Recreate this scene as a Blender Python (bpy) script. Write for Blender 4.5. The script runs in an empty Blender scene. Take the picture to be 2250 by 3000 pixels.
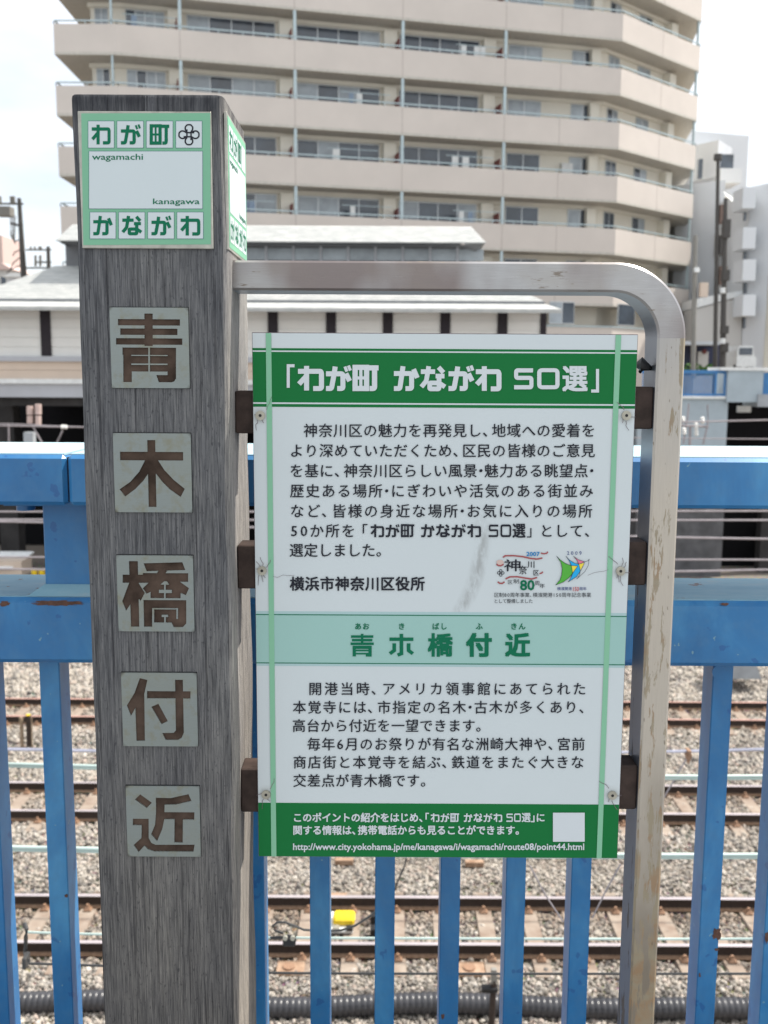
import bpy, math, random
import numpy as np
from mathutils import Vector, Matrix
from mathutils.geometry import delaunay_2d_cdt
random.seed(7); rng = np.random.default_rng(7)
R = math.radians
SC = bpy.context.scene; COL = SC.collection

# ------------------------------------------------------------------ camera, sky, sun, exposure
EYE = 1.5; FPX = 2900.0; TP = 0.1373; PITCH = math.atan(TP); ROLL = 0.0054
CS, SN = math.cos(PITCH), math.sin(PITCH)
cam_d = bpy.data.cameras.new('camera'); cam = bpy.data.objects.new('camera', cam_d); COL.objects.link(cam)
cam_d.sensor_fit = 'VERTICAL'; cam_d.sensor_height = 36.0; cam_d.lens = FPX / 3000 * 36.0
cam_d.clip_start = 0.05; cam_d.clip_end = 2000
cam.matrix_world = Matrix.Translation((0, 0, EYE)) @ Matrix.Rotation(R(90) - PITCH, 4, 'X') @ Matrix.Rotation(ROLL, 4, 'Z')
cam_d.dof.use_dof = True; cam_d.dof.focus_distance = 1.56; cam_d.dof.aperture_fstop = 7.2
SC.camera = cam

SUN_EL, SUN_AZ = 58.0, 18.0          # azimuth measured from +X towards +Y (behind the sign, to the right)
SKYOFF = (.55, 0.2, -.35)
world = bpy.data.worlds.new('World'); SC.world = world; world.use_nodes = True
wn = world.node_tree; wn.nodes.clear()
sky = wn.nodes.new('ShaderNodeTexSky'); sky.sky_type = 'NISHITA'; sky.sun_disc = False
sky.sun_elevation = R(SUN_EL); sky.sun_rotation = R(90 - SUN_AZ); sky.air_density = 1.0; sky.dust_density = 3.0; sky.ozone_density = 1.0
tc = wn.nodes.new('ShaderNodeTexCoord'); mp = wn.nodes.new('ShaderNodeMapping'); mp.inputs['Scale'].default_value = (1, 1, 2.2)
nz = wn.nodes.new('ShaderNodeTexNoise'); nz.inputs['Scale'].default_value = 1.7; nz.inputs['Detail'].default_value = 6
cr = wn.nodes.new('ShaderNodeValToRGB'); cr.color_ramp.elements[0].position = 0.34; cr.color_ramp.elements[1].position = 0.60; cr.color_ramp.elements[0].color = (.3, .3, .3, 1); mp.inputs['Location'].default_value = SKYOFF
mx = wn.nodes.new('ShaderNodeMixRGB'); mx.inputs['Color2'].default_value = (8.0, 8.3, 8.6, 1)
bg = wn.nodes.new('ShaderNodeBackground'); bg.inputs['Strength'].default_value = 0.13
wo = wn.nodes.new('ShaderNodeOutputWorld')
L = wn.links.new
L(tc.outputs['Generated'], mp.inputs['Vector']); L(mp.outputs['Vector'], nz.inputs['Vector']); L(nz.outputs['Fac'], cr.inputs['Fac'])
L(cr.outputs['Color'], mx.inputs['Fac']); L(sky.outputs['Color'], mx.inputs['Color1']); L(mx.outputs['Color'], bg.inputs['Color']); L(bg.outputs['Background'], wo.inputs['Surface'])
sun_d = bpy.data.lights.new('sun', 'SUN'); sun_d.energy = 4.7; sun_d.angle = R(0.53); sun_d.color = (1.0, 0.95, 0.87)
sun = bpy.data.objects.new('sun', sun_d); COL.objects.link(sun)
sdir = Vector((math.cos(R(SUN_EL)) * math.cos(R(SUN_AZ)), math.cos(R(SUN_EL)) * math.sin(R(SUN_AZ)), math.sin(R(SUN_EL))))
sun.rotation_euler = sdir.to_track_quat('Z', 'Y').to_euler(); sun.location = (8, 4, 14)
SC.view_settings.view_transform = 'Standard'; SC.view_settings.look = 'None'; SC.view_settings.gamma = 1.0
SC.view_settings.use_curve_mapping = False; SC.view_settings.exposure = 0.5
SC.render.engine = 'CYCLES'; SC.cycles.max_bounces = 7; SC.cycles.diffuse_bounces = 4; SC.cycles.glossy_bounces = 3

# ------------------------------------------------------------------ helpers
def P(px, py, Y):
    """survey helper: where the photograph's point (px, py) meets the vertical plane at distance Y"""
    u = (px - 1125) / FPX; v = (py - 1500) / FPX
    u, v = u + v * ROLL, v - u * ROLL
    k = Y / (CS - v * SN)
    return Vector((u * k, Y, EYE - (SN + v * CS) * k))

def gY(py, z, px=1125):
    u = (px - 1125) / FPX; v = (py - 1500) / FPX; v = v - u * ROLL
    return (EYE - z) * (CS - v * SN) / (SN + v * CS)

def wloc(o):
    l = Vector((0, 0, 0))
    while o is not None: l = l + o.location; o = o.parent
    return l

class MB:
    def __init__(s): s.v = []; s.f = []; s.m = []
    def add(s, vs, fs, mi=0):
        n = len(s.v); s.v += [tuple(q) for q in vs]; s.f += [tuple(i + n for i in q) for q in fs]; s.m += [mi] * len(fs); return s
    def box(s, x0, x1, y0, y1, z0, z1, mi=0):
        return s.add([(x0, y0, z0), (x1, y0, z0), (x1, y1, z0), (x0, y1, z0), (x0, y0, z1), (x1, y0, z1), (x1, y1, z1), (x0, y1, z1)],
              [(0, 3, 2, 1), (4, 5, 6, 7), (0, 1, 5, 4), (1, 2, 6, 5), (2, 3, 7, 6), (3, 0, 4, 7)], mi)
    def bbox(s, x0, x1, y0, y1, z0, z1, b=.003, mi=0):
        """box with chamfered edges (convex hull of 24 points)"""
        P_ = []
        for X, sx in ((x0, 1), (x1, -1)):
            for Yy, sy in ((y0, 1), (y1, -1)):
                for Z, sz in ((z0, 1), (z1, -1)):
                    P_ += [(X, Yy + sy * b, Z + sz * b), (X + sx * b, Yy, Z + sz * b), (X + sx * b, Yy + sy * b, Z)]
        def i(a, b_, c, k): return ((a * 2 + b_) * 2 + c) * 3 + k
        F = [(i(0,0,0,0), i(0,0,1,0), i(0,1,1,0), i(0,1,0,0)), (i(1,0,0,0), i(1,1,0,0), i(1,1,1,0), i(1,0,1,0)),
             (i(0,0,0,1), i(1,0,0,1), i(1,0,1,1), i(0,0,1,1)), (i(0,1,0,1), i(0,1,1,1), i(1,1,1,1), i(1,1,0,1)),
             (i(0,0,0,2), i(0,1,0,2), i(1,1,0,2), i(1,0,0,2)), (i(0,0,1,2), i(1,0,1,2), i(1,1,1,2), i(0,1,1,2))]
        for a in (0, 1):
            for c in (0, 1):
                F += [(i(a,0,c,0), i(a,1,c,0), i(a,1,c,2), i(a,0,c,2)), (i(a,c,0,0), i(a,c,1,0), i(a,c,1,1), i(a,c,0,1)),
                      (i(0,a,c,1), i(1,a,c,1), i(1,a,c,2), i(0,a,c,2))]
        for a in (0, 1):
            for b_ in (0, 1):
                for c in (0, 1): F.append((i(a,b_,c,0), i(a,b_,c,1), i(a,b_,c,2)))
        return s.add(P_, F, mi)
    def prism(s, pts, y0, y1, mi=0, cap=True):
        """pts: (x, z) outline, extruded along Y"""
        n = len(pts); vs = [(x, y0, z) for x, z in pts] + [(x, y1, z) for x, z in pts]
        fs = [(i, (i + 1) % n, n + (i + 1) % n, n + i) for i in range(n)]
        if cap: fs += [tuple(range(n)), tuple(range(2 * n - 1, n - 1, -1))]
        return s.add(vs, fs, mi)
    def prismx(s, pts, x0, x1, mi=0):
        """pts: (y, z) outline, extruded along X"""
        n = len(pts); vs = [(x0, y, z) for y, z in pts] + [(x1, y, z) for y, z in pts]
        fs = [(i, (i + 1) % n, n + (i + 1) % n, n + i) for i in range(n)] + [tuple(range(n)), tuple(range(2 * n - 1, n - 1, -1))]
        return s.add(vs, fs, mi)
    def prismz(s, pts, z0, z1, mi=0):
        n = len(pts); vs = [(x, y, z0) for x, y in pts] + [(x, y, z1) for x, y in pts]
        fs = [(i, (i + 1) % n, n + (i + 1) % n, n + i) for i in range(n)] + [tuple(range(n)), tuple(range(2 * n - 1, n - 1, -1))]
        return s.add(vs, fs, mi)
    def tube(s, pts, r, n=8, mi=0, cap=True):
        pts = [Vector(p) for p in pts]; rings = []; up = Vector((0, 0, 1)); base = len(s.v)
        rr = r if isinstance(r, (list, tuple)) else [r] * len(pts)
        for k, p in enumerate(pts):
            t = (pts[min(k + 1, len(pts) - 1)] - pts[max(k - 1, 0)]).normalized()
            a = t.cross(up)
            if a.length < 1e-3: a = t.cross(Vector((0, 1, 0)))
            a.normalize(); b = a.cross(t)
            for j in range(n):
                q = p + (a * math.cos(2 * math.pi * j / n) + b * math.sin(2 * math.pi * j / n)) * rr[k]
                s.v.append(tuple(q))
        for k in range(len(pts) - 1):
            for j in range(n):
                a0 = base + k * n + j; a1 = base + k * n + (j + 1) % n
                s.f.append((a0, a1, a1 + n, a0 + n)); s.m.append(mi)
        if cap:
            s.f.append(tuple(base + j for j in range(n - 1, -1, -1))); s.m.append(mi)
            e = base + (len(pts) - 1) * n; s.f.append(tuple(e + j for j in range(n))); s.m.append(mi)
        return s
    def build(s, name, mats, parent=None, smooth=False, kind=None, loc=None):
        me = bpy.data.meshes.new(name)
        if parent is not None: o0 = wloc(parent)
        elif loc is not None: o0 = Vector(loc)
        else:
            a = np.array(s.v); o0 = Vector(((a[:, 0].min() + a[:, 0].max()) / 2, (a[:, 1].min() + a[:, 1].max()) / 2, a[:, 2].min()))
        me.from_pydata([(x - o0.x, y - o0.y, z - o0.z) for x, y, z in s.v], [], s.f)
        if not isinstance(mats, (list, tuple)): mats = [mats]
        for m in mats: me.materials.append(m)
        if len(mats) > 1: me.polygons.foreach_set('material_index', s.m)
        me.update(); me.validate()
        if smooth:
            me.polygons.foreach_set('use_smooth', [True] * len(me.polygons))
            try: me.set_sharp_from_angle(angle=R(38))
            except Exception: pass
        o = bpy.data.objects.new(name, me); COL.objects.link(o); o.parent = parent
        if parent is None: o.location = o0
        if kind: o['kind'] = kind
        return o

def inst(name, me, parent, loc, rot=None, scale=None):
    o = bpy.data.objects.new(name, me); COL.objects.link(o); o.parent = parent
    o.location = Vector(loc) - (wloc(parent) if parent else Vector((0, 0, 0)))
    if rot: o.rotation_euler = rot
    if scale: o.scale = scale
    return o

def tag(o, label=None, cat=None, group=None, kind=None):
    if label: o['label'] = label
    if cat: o['category'] = cat
    if group: o['group'] = group
    if kind: o['kind'] = kind
    return o

def thing(name, loc, label, cat, group=None):
    o = bpy.data.objects.new(name, None); COL.objects.link(o); o.location = loc; o.empty_display_size = .1
    return tag(o, label, cat, group)

# ------------------------------------------------------------------ materials
class NT:
    def __init__(s, name):
        s.mat = bpy.data.materials.new(name); s.mat.use_nodes = True; s.t = s.mat.node_tree
        s.b = s.t.nodes['Principled BSDF']; s.co = s.t.nodes.new('ShaderNodeTexCoord')
    def L(s, a, b): s.t.links.new(a, b)
    def mapping(s, scale, src=None, loc=(0, 0, 0), space='Object'):
        m = s.t.nodes.new('ShaderNodeMapping'); m.inputs['Scale'].default_value = scale; m.inputs['Location'].default_value = loc
        s.L(src if src else s.co.outputs[space], m.inputs['Vector']); return m.outputs['Vector']
    def noise(s, vec, scale, detail=4, rough=.55, dist=0):
        n = s.t.nodes.new('ShaderNodeTexNoise'); n.inputs['Scale'].default_value = scale; n.inputs['Detail'].default_value = detail
        n.inputs['Roughness'].default_value = rough; n.inputs['Distortion'].default_value = dist; s.L(vec, n.inputs['Vector']); return n.outputs['Fac']
    def ramp(s, fac, stops):
        r = s.t.nodes.new('ShaderNodeValToRGB'); e = r.color_ramp.elements
        while len(e) < len(stops): e.new(.5)
        for q, (p, c) in zip(e, stops):
            q.position = p; q.color = (c, c, c, 1) if isinstance(c, (int, float)) else (*c, 1)
        s.L(fac, r.inputs['Fac']); return r.outputs['Color']
    def mix(s, fac, a, b, mode='MIX'):
        m = s.t.nodes.new('ShaderNodeMixRGB'); m.blend_type = mode
        for k, q in ((0, fac), (1, a), (2, b)):
            i = m.inputs[k]
            if isinstance(q, (int, float)): i.default_value = q if k == 0 else (q, q, q, 1)
            elif isinstance(q, tuple): i.default_value = (*q, 1)
            else: s.L(q, i)
        return m.outputs[0]
    def math(s, op, a, b=0.0, c=0.0, clamp=False):
        m = s.t.nodes.new('ShaderNodeMath'); m.operation = op; m.use_clamp = clamp
        for k, q in enumerate((a, b, c)):
            if isinstance(q, (int, float)): m.inputs[k].default_value = q
            else: s.L(q, m.inputs[k])
        return m.outputs[0]
    def xyz(s, src=None):
        m = s.t.nodes.new('ShaderNodeSeparateXYZ'); s.L(src if src else s.co.outputs['Object'], m.inputs[0]); return m.outputs
    def geo(s):
        g = s.t.nodes.new('ShaderNodeNewGeometry'); return g
    def bump(s, h, strength, dist=.002):
        b = s.t.nodes.new('ShaderNodeBump'); b.inputs['Strength'].default_value = strength; b.inputs['Distance'].default_value = dist
        s.L(h, b.inputs['Height']); s.L(b.outputs['Normal'], s.b.inputs['Normal'])
    def set(s, col=None, rough=None, metal=None, spec=None):
        for k, q in (('Base Color', col), ('Roughness', rough), ('Metallic', metal), ('Specular IOR Level', spec)):
            if q is None: continue
            i = s.b.inputs[k]
            if isinstance(q, (int, float)): i.default_value = q
            elif isinstance(q, tuple): i.default_value = (*q, 1)
            else: s.L(q, i)
        return s.mat

def plain(name, col, rough=.6, metal=0, var=.12, scale=6, bump=0, stretch=(1, 1, 1), spec=.4):
    n = NT(name); v = n.mapping(stretch); f = n.noise(v, scale, 5, .6)
    lo = tuple(c * (1 - var) for c in col); hi = tuple(min(1, c * (1 + var)) for c in col)
    c = n.ramp(f, [(.3, lo), (.7, hi)])
    if bump: n.bump(f, bump, .003)
    r = n.ramp(f, [(.3, max(.02, rough - .07)), (.7, min(1, rough + .07))])
    return n.set(c, r, metal, spec)

pz_top = P(430, 276, 1.499).z
def m_wood():
    n = NT('weathered_timber')
    g = n.geo(); pos = g.outputs['Position']
    v1 = n.mapping((1, 1, .028), pos); v2 = n.mapping((1, 1, .055), pos); v3 = n.mapping((1, 1, .35), pos)
    fine = n.noise(v1, 640, 6, .74); med = n.noise(v2, 150, 4, .6, .3); big = n.noise(v3, 9, 4, .6)
    c = n.ramp(fine, [(.31, (.046, .047, .051)), (.47, (.124, .125, .13)), (.69, (.24, .238, .235))])
    c2 = n.ramp(med, [(.32, .80), (.5, 1.0), (.72, 1.12)])
    c = n.mix(1, c, c2, 'MULTIPLY')
    c = n.mix(1, c, n.ramp(big, [(.3, (.72, .73, .76)), (.7, (1.1, 1.09, 1.06))]), 'MULTIPLY')
    # dark soaked band at the sawn top and stains running down from it
    z = n.xyz(pos)[2]
    streak = n.noise(n.mapping((1, 1, .3), pos, (3, 1, 0)), 38, 3)
    top = n.math('MULTIPLY', n.math('SUBTRACT', z, pz_top - .05), 26, clamp=True)
    top = n.math('MULTIPLY', top, n.ramp(streak, [(.35, .15), (.62, 1)]))
    c = n.mix(n.math('MULTIPLY', top, .8), c, (.03, .031, .036))
    spk = n.noise(n.mapping((1, 1, .4), pos), 300, 2)
    c = n.mix(n.ramp(spk, [(.62, 0), (.72, .55)]), c, (.035, .036, .042))
    crack = n.noise(n.mapping((1, 1, .012), pos, (2, 5, 3)), 190, 2, .4)
    ck = n.ramp(crack, [(.645, 0), (.68, 1)])
    warm = n.math('MULTIPLY', n.math('SUBTRACT', 1.15, z), 1.3, clamp=True); c = n.mix(n.math('MULTIPLY', warm, .8), c, n.mix(1, c, (.98, .90, .80), 'MULTIPLY'))
    c = n.mix(n.math('MULTIPLY', ck, .4), c, (.022, .022, .026))
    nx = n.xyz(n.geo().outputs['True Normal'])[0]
    bl = n.math('MULTIPLY', n.math('SUBTRACT', nx, .45), 2.4, clamp=True)  # right-facing wood lightened: sunlight painted into the colour
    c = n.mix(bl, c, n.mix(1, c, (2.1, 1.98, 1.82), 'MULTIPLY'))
    h = n.math('SUBTRACT', n.math('ADD', fine, n.math('MULTIPLY', med, 1.2)), n.math('MULTIPLY', ck, 1.5))
    n.bump(h, .75, .0018)
    return n.set(c, .9, 0, .06)

def m_endgrain():
    n = NT('sawn_end_grain'); v = n.mapping((1, .1, 1)); f = n.noise(v, 220, 4)
    n.bump(f, .8, .003); return n.set(n.ramp(f, [(.35, (.14, .1, .06)), (.65, (.42, .36, .26))]), .9)

def m_steel(name, base, dirt, amount, horiz):
    n = NT(name); pos = n.geo().outputs['Position']
    st = (.06, 1, 1) if horiz else (1, 1, .06)
    br = n.noise(n.mapping(st, pos), 900, 2, .5)
    st2 = (.28, 1, 1) if horiz else (1, 1, .16)
    pa = n.noise(n.mapping(st2, pos), 52, 6, .68, .25)
    lg = n.noise(n.mapping((1, 1, 1), pos), 7, 3)
    k = n.math('ADD', pa, n.math('MULTIPLY', n.math('SUBTRACT', lg, .5), .35))
    if not horiz:
        z = n.xyz(pos)[2]
        k = n.math('ADD', k, n.math('MULTIPLY', n.math('SUBTRACT', 1.32, z), .13))
    m = n.ramp(k, [(amount, 0), (amount + .035, 1)])
    c = n.mix(n.math('MULTIPLY', br, .22), base, tuple(q * .62 for q in base))
    rust = n.noise(n.mapping((1, 1, 1), pos, (4, 4, 4)), 33, 4)
    dc = n.mix(n.ramp(rust, [(.42, 0), (.66, 1)]), dirt, (dirt[0] * 1.05, dirt[1] * .78, dirt[2] * .55))
    c = n.mix(n.math('MULTIPLY', m, .85), c, dc)
    met = n.ramp(m, [(0, .8), (1, .1)]); ro = n.ramp(m, [(0, .36), (1, .8)])
    n.bump(n.math('MULTIPLY', m, -1), .25, .0006)
    return n.set(c, ro, met)

def m_bar():
    n = NT('brushed_steel'); pos = n.geo().outputs['Position']
    br = n.noise(n.mapping((.03, 1, 1), pos), 1100, 2); big = n.noise(n.mapping((1, .5, .6), pos, (2.1, 0, 0)), 7.5, 3)
    c = n.mix(n.ramp(big, [(.38, 0), (.66, 1)]), (.43, .425, .425), (.24, .20, .19)); c = n.mix(n.math('MULTIPLY', br, .35), c, (.15, .14, .135))  # broad darker tone stands in for a dark reflection along the bar
    sc = n.noise(n.mapping((.16, 1, 1), pos), 150, 4, .7); lump = n.noise(n.mapping((.5, 1, 1), pos, (1, 4, 2)), 16, 3)
    k = n.math('ADD', sc, n.math('MULTIPLY', n.math('SUBTRACT', lump, .5), .55)); m = n.ramp(k, [(.66, 0), (.70, 1)])
    c = n.mix(n.math('MULTIPLY', m, .8), c, (.16, .12, .085)); c = n.mix(n.math('MULTIPLY', n.ramp(lump, [(.45, 0), (.75, 1)]), .35), c, (.30, .26, .21))
    return n.set(c, n.ramp(n.math('ADD', m, n.math('MULTIPLY', br, .3)), [(0, .24), (1, .6)]), n.ramp(m, [(0, .85), (1, .2)]))
def m_leg():
    n = NT('stained_steel'); pos = n.geo().outputs['Position']; z = n.xyz(pos)[2]
    br = n.noise(n.mapping((1, 1, .03), pos), 700, 2); big = n.noise(n.mapping((1, 1, .5), pos), 9, 4)
    up = n.math('MULTIPLY', n.math('SUBTRACT', n.math('ADD', 1.62, n.math('MULTIPLY', n.math('SUBTRACT', big, .5), .35)), z), 3.2, clamp=True)      # 0 at the bend, 1 lower down
    low = n.math('MULTIPLY', n.math('SUBTRACT', n.math('ADD', .92, n.math('MULTIPLY', n.math('SUBTRACT', big, .5), .7)), z), 2.2, clamp=True)
    c = n.mix(up, (.40, .39, .38), (.56, .505, .43)); c = n.mix(n.math('MULTIPLY', low, .85), c, (.125, .095, .06)); c = n.mix(n.math('MULTIPLY', br, .3), c, (.2, .17, .14))
    pa = n.noise(n.mapping((1, 1, .13), pos), 62, 6, .7, .2); lump = n.noise(n.mapping((1, 1, .5), pos, (5, 0, 1)), 20, 3)
    k = n.math('ADD', n.math('ADD', pa, n.math('MULTIPLY', n.math('SUBTRACT', lump, .5), .4)), n.math('MULTIPLY', n.math('SUBTRACT', 1.2, z), .10))
    m = n.ramp(k, [(.565, 0), (.60, 1)]); ru = n.noise(pos, 30, 4)
    dc = n.mix(n.ramp(ru, [(.45, 0), (.65, 1)]), (.27, .225, .15), (.27, .17, .09)); c = n.mix(n.math('MULTIPLY', m, .85), c, dc)
    spk = n.noise(n.mapping((1, 1, .3), pos, (1, 2, 3)), 170, 3); c = n.mix(n.ramp(spk, [(.66, 0), (.7, .6)]), c, (.12, .09, .06))
    met = n.math('SUBTRACT', .45, n.math('ADD', n.math('MULTIPLY', m, .4), n.math('MULTIPLY', low, .38)))
    n.bump(n.math('MULTIPLY', m, -1), .3, .0006)
    return n.set(c, n.ramp(m, [(0, .38), (1, .75)]), met)
def m_plate():
    n = NT('brushed_plate'); pos = n.geo().outputs['Position']; br = n.noise(n.mapping((.04, 1, 1), pos), 1400, 2); f = n.noise(pos, 45, 5, .65); g_ = n.noise(pos, 12, 3)
    c = n.mix(n.math('MULTIPLY', br, .5), (.27, .30, .29), (.17, .195, .185)); c = n.mix(n.ramp(f, [(.52, 0), (.72, .6)]), c, (.22, .20, .12)); c = n.mix(n.ramp(g_, [(.4, 0), (.7, .35)]), c, (.26, .27, .22))
    o = n.xyz()
    # grime gathers in the four corners (object origin is the post base: use per-plate generated coordinates)
    gx = n.t.nodes.new('ShaderNodeSeparateXYZ'); n.L(n.co.outputs['Generated'], gx.inputs[0])
    ax = n.math('ABSOLUTE', n.math('SUBTRACT', gx.outputs[0], .5)); az = n.math('ABSOLUTE', n.math('SUBTRACT', gx.outputs[2], .5))
    k = n.math('MULTIPLY', n.math('SUBTRACT', n.math('ADD', ax, az), .935), 16, clamp=True)
    c = n.mix(n.math('MULTIPLY', k, n.ramp(f, [(.35, .2), (.6, .9)])), c, (.06, .055, .045))
    return n.set(c, n.ramp(f, [(.3, .38), (.7, .55)]), .55)
def m_blue(name='blue_enamel_paint', chips=.735):
    n = NT(name); pos = n.geo().outputs['Position']
    big = n.noise(n.mapping((1, 1, .45), pos), 5, 5, .65, .3); sm = n.noise(pos, 30, 5, .65)
    c = n.ramp(big, [(.3, (.020, .125, .31)), (.52, (.030, .185, .42)), (.72, (.075, .30, .55))])
    c = n.mix(n.ramp(sm, [(.45, 0), (.7, .35)]), c, (.075, .20, .36))
    spots = n.noise(n.mapping((1, 1, 1), pos, (7, 2, 5)), 24, 3, .5)
    c = n.mix(n.ramp(spots, [(.655, 0), (.675, .5)]), c, (.015, .075, .26))
    pit = n.noise(n.mapping((1, 1, 1), pos, (1, 9, 2)), 60, 2, .5)
    c = n.mix(n.ramp(pit, [(.73, 0), (.75, .7)]), c, (.22, .38, .42))
    chip = n.noise(n.mapping((1, 1, 1), pos, (3, 3, 8)), 13, 6, .7)
    cm = n.ramp(chip, [(chips, 0), (chips + .008, 1)])
    c = n.mix(cm, c, (.07, .035, .028))
    n.bump(n.math('SUBTRACT', n.math('MULTIPLY', sm, .3), cm), .25, .0012)
    return n.set(c, n.ramp(cm, [(0, .32), (1, .9)]), 0, .55)

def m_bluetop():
    n = NT('pale_blue_paint'); pos = n.geo().outputs['Position']  # paler blue with greyer patches and brown chips
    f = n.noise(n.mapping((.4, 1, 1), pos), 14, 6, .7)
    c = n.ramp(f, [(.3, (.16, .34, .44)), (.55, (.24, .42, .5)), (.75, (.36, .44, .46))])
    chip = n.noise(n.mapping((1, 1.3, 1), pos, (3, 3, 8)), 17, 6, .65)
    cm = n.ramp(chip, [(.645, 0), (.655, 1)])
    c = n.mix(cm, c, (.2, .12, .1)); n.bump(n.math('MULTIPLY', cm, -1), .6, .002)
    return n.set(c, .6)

def m_print(name, col, smudge=False):
    n = NT(name); pos = n.geo().outputs['Position']
    f = n.noise(pos, 14, 5, .6); fn = n.noise(pos, 500, 2)
    c = n.mix(n.math('MULTIPLY', f, .14), col, tuple(q * .72 for q in col))
    c = n.mix(n.math('MULTIPLY', fn, .05), c, tuple(q * .5 for q in col))
    if smudge:
        x, y, z = n.xyz(pos); p = P(1388, 1660, 1.558)
        # a dirt smear: a leaning arc of grey rub marks
        dz = n.math('SUBTRACT', z, p.z); dx = n.math('SUBTRACT', x, p.x)
        cx = n.math('ADD', n.math('MULTIPLY', dz, .22), n.math('MULTIPLY', n.math('MULTIPLY', dz, dz), -2.4))
        d = n.math('ABSOLUTE', n.math('SUBTRACT', dx, n.math('ADD', cx, .008)))
        band = n.math('SUBTRACT', 1, n.math('DIVIDE', d, .016), clamp=True)
        ends = n.math('SUBTRACT', 1, n.math('DIVIDE', n.math('ABSOLUTE', dz), .088), clamp=True)
        ends = n.ramp(ends, [(0, 0), (.25, 1)])
        rub = n.noise(n.mapping((1, 1, .35), pos), 75, 5, .7)
        k = n.math('MULTIPLY', n.math('MULTIPLY', band, ends), n.ramp(rub, [(.38, 0), (.6, 1)]))
        c = n.mix(n.math('MULTIPLY', k, .62), c, (.25, .25, .24))
        # grime bloom round the fixing screws
        for (sx, sy) in SCREWS:
            q = P(sx, sy, 1.558)
            rr = n.math('SQRT', n.math('ADD', n.math('POWER', n.math('ABSOLUTE', n.math('SUBTRACT', x, q.x)), 2), n.math('POWER', n.math('ABSOLUTE', n.math('SUBTRACT', z, q.z)), 2)))
            kk = n.math('SUBTRACT', 1, n.math('DIVIDE', rr, .017), clamp=True)
            c = n.mix(n.math('MULTIPLY', n.math('MULTIPLY', kk, f), .8), c, (.3, .28, .22))
    return n.set(c, .5, 0, .12)

SCREWS = [(763, 1217), (768, 1671), (780, 2326), (1834, 1217), (1817, 1672), (1793, 2328)]
M = {}
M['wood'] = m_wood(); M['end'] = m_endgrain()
M['leg'] = m_leg()
M['bar'] = m_bar()
M['blue'] = m_blue(); M['bluetop'] = m_bluetop(); M['bluetop2'] = plain('sunlit_blue_paint', (.42, .60, .66), .35, 0, .08, 8, 0, (.2, 1, 1))  # bluetop2: sunlight on the rail top put into a paler colour
M['white_print'] = m_print('white_enamel', (.60, .65, .66), True)
M['plaque_white'] = m_print('plaque_white', (.59, .65, .66))
M['green'] = m_print('green_print', (.010, .16, .042))
M['mint'] = m_print('mint_print', (.33, .53, .485)); M['mint2'] = m_print('pale_mint_print', (.40, .56, .56))
M['stripe'] = m_print('stripe_green', (.24, .50, .33)); M['plaque_green'] = m_print('plaque_green', (.21, .46, .30))
M['ink'] = m_print('dark_ink', (.022, .024, .032)); M['teal_ink'] = m_print('teal_ink', (.006, .15, .075))
M['white_ink'] = m_print('white_ink', (.62, .66, .68)); M['keyline'] = m_print('keyline_ink', (.02, .12, .16))
def flat(nm, c): return m_print(nm, c)
M['brown_red'] = flat('scroll_red_ink', (.36, .10, .10)); M['blue_ink'] = flat('blue_ink', (.03, .22, .50)); M['navy_ink'] = flat('navy_ink', (.03, .05, .2))
M['logo_green'] = flat('logo_green', (.10, .42, .06)); M['logo_blue'] = flat('logo_blue', (.03, .40, .75)); M['logo_pink'] = flat('logo_pink', (.70, .20, .30)); M['logo_yellow'] = flat('logo_yellow', (.85, .68, .08))
M['pink_ink'] = flat('pale_pink_ink', (.62, .47, .42)); M['red_ink'] = flat('red_ink', (.5, .04, .06))
M['plate'] = m_plate()
M['glyph'] = plain('bronze_recess', (.075, .052, .040), .7, .0, .5, 22, 0, (1, 1, 1), spec=.05)
M['bracket'] = plain('brown_painted_steel', (.046, .032, .027), .7, .0, .5, 30, .1, spec=.15)
M['washer'] = plain('washer_metal', (.42, .40, .33), .4, .6, .2, 60); M['black'] = plain('black_rubber', (.012, .012, .013), .5)
M['edge'] = plain('panel_edge', (.16, .13, .14), .7, 0, .5, 80)

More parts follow.
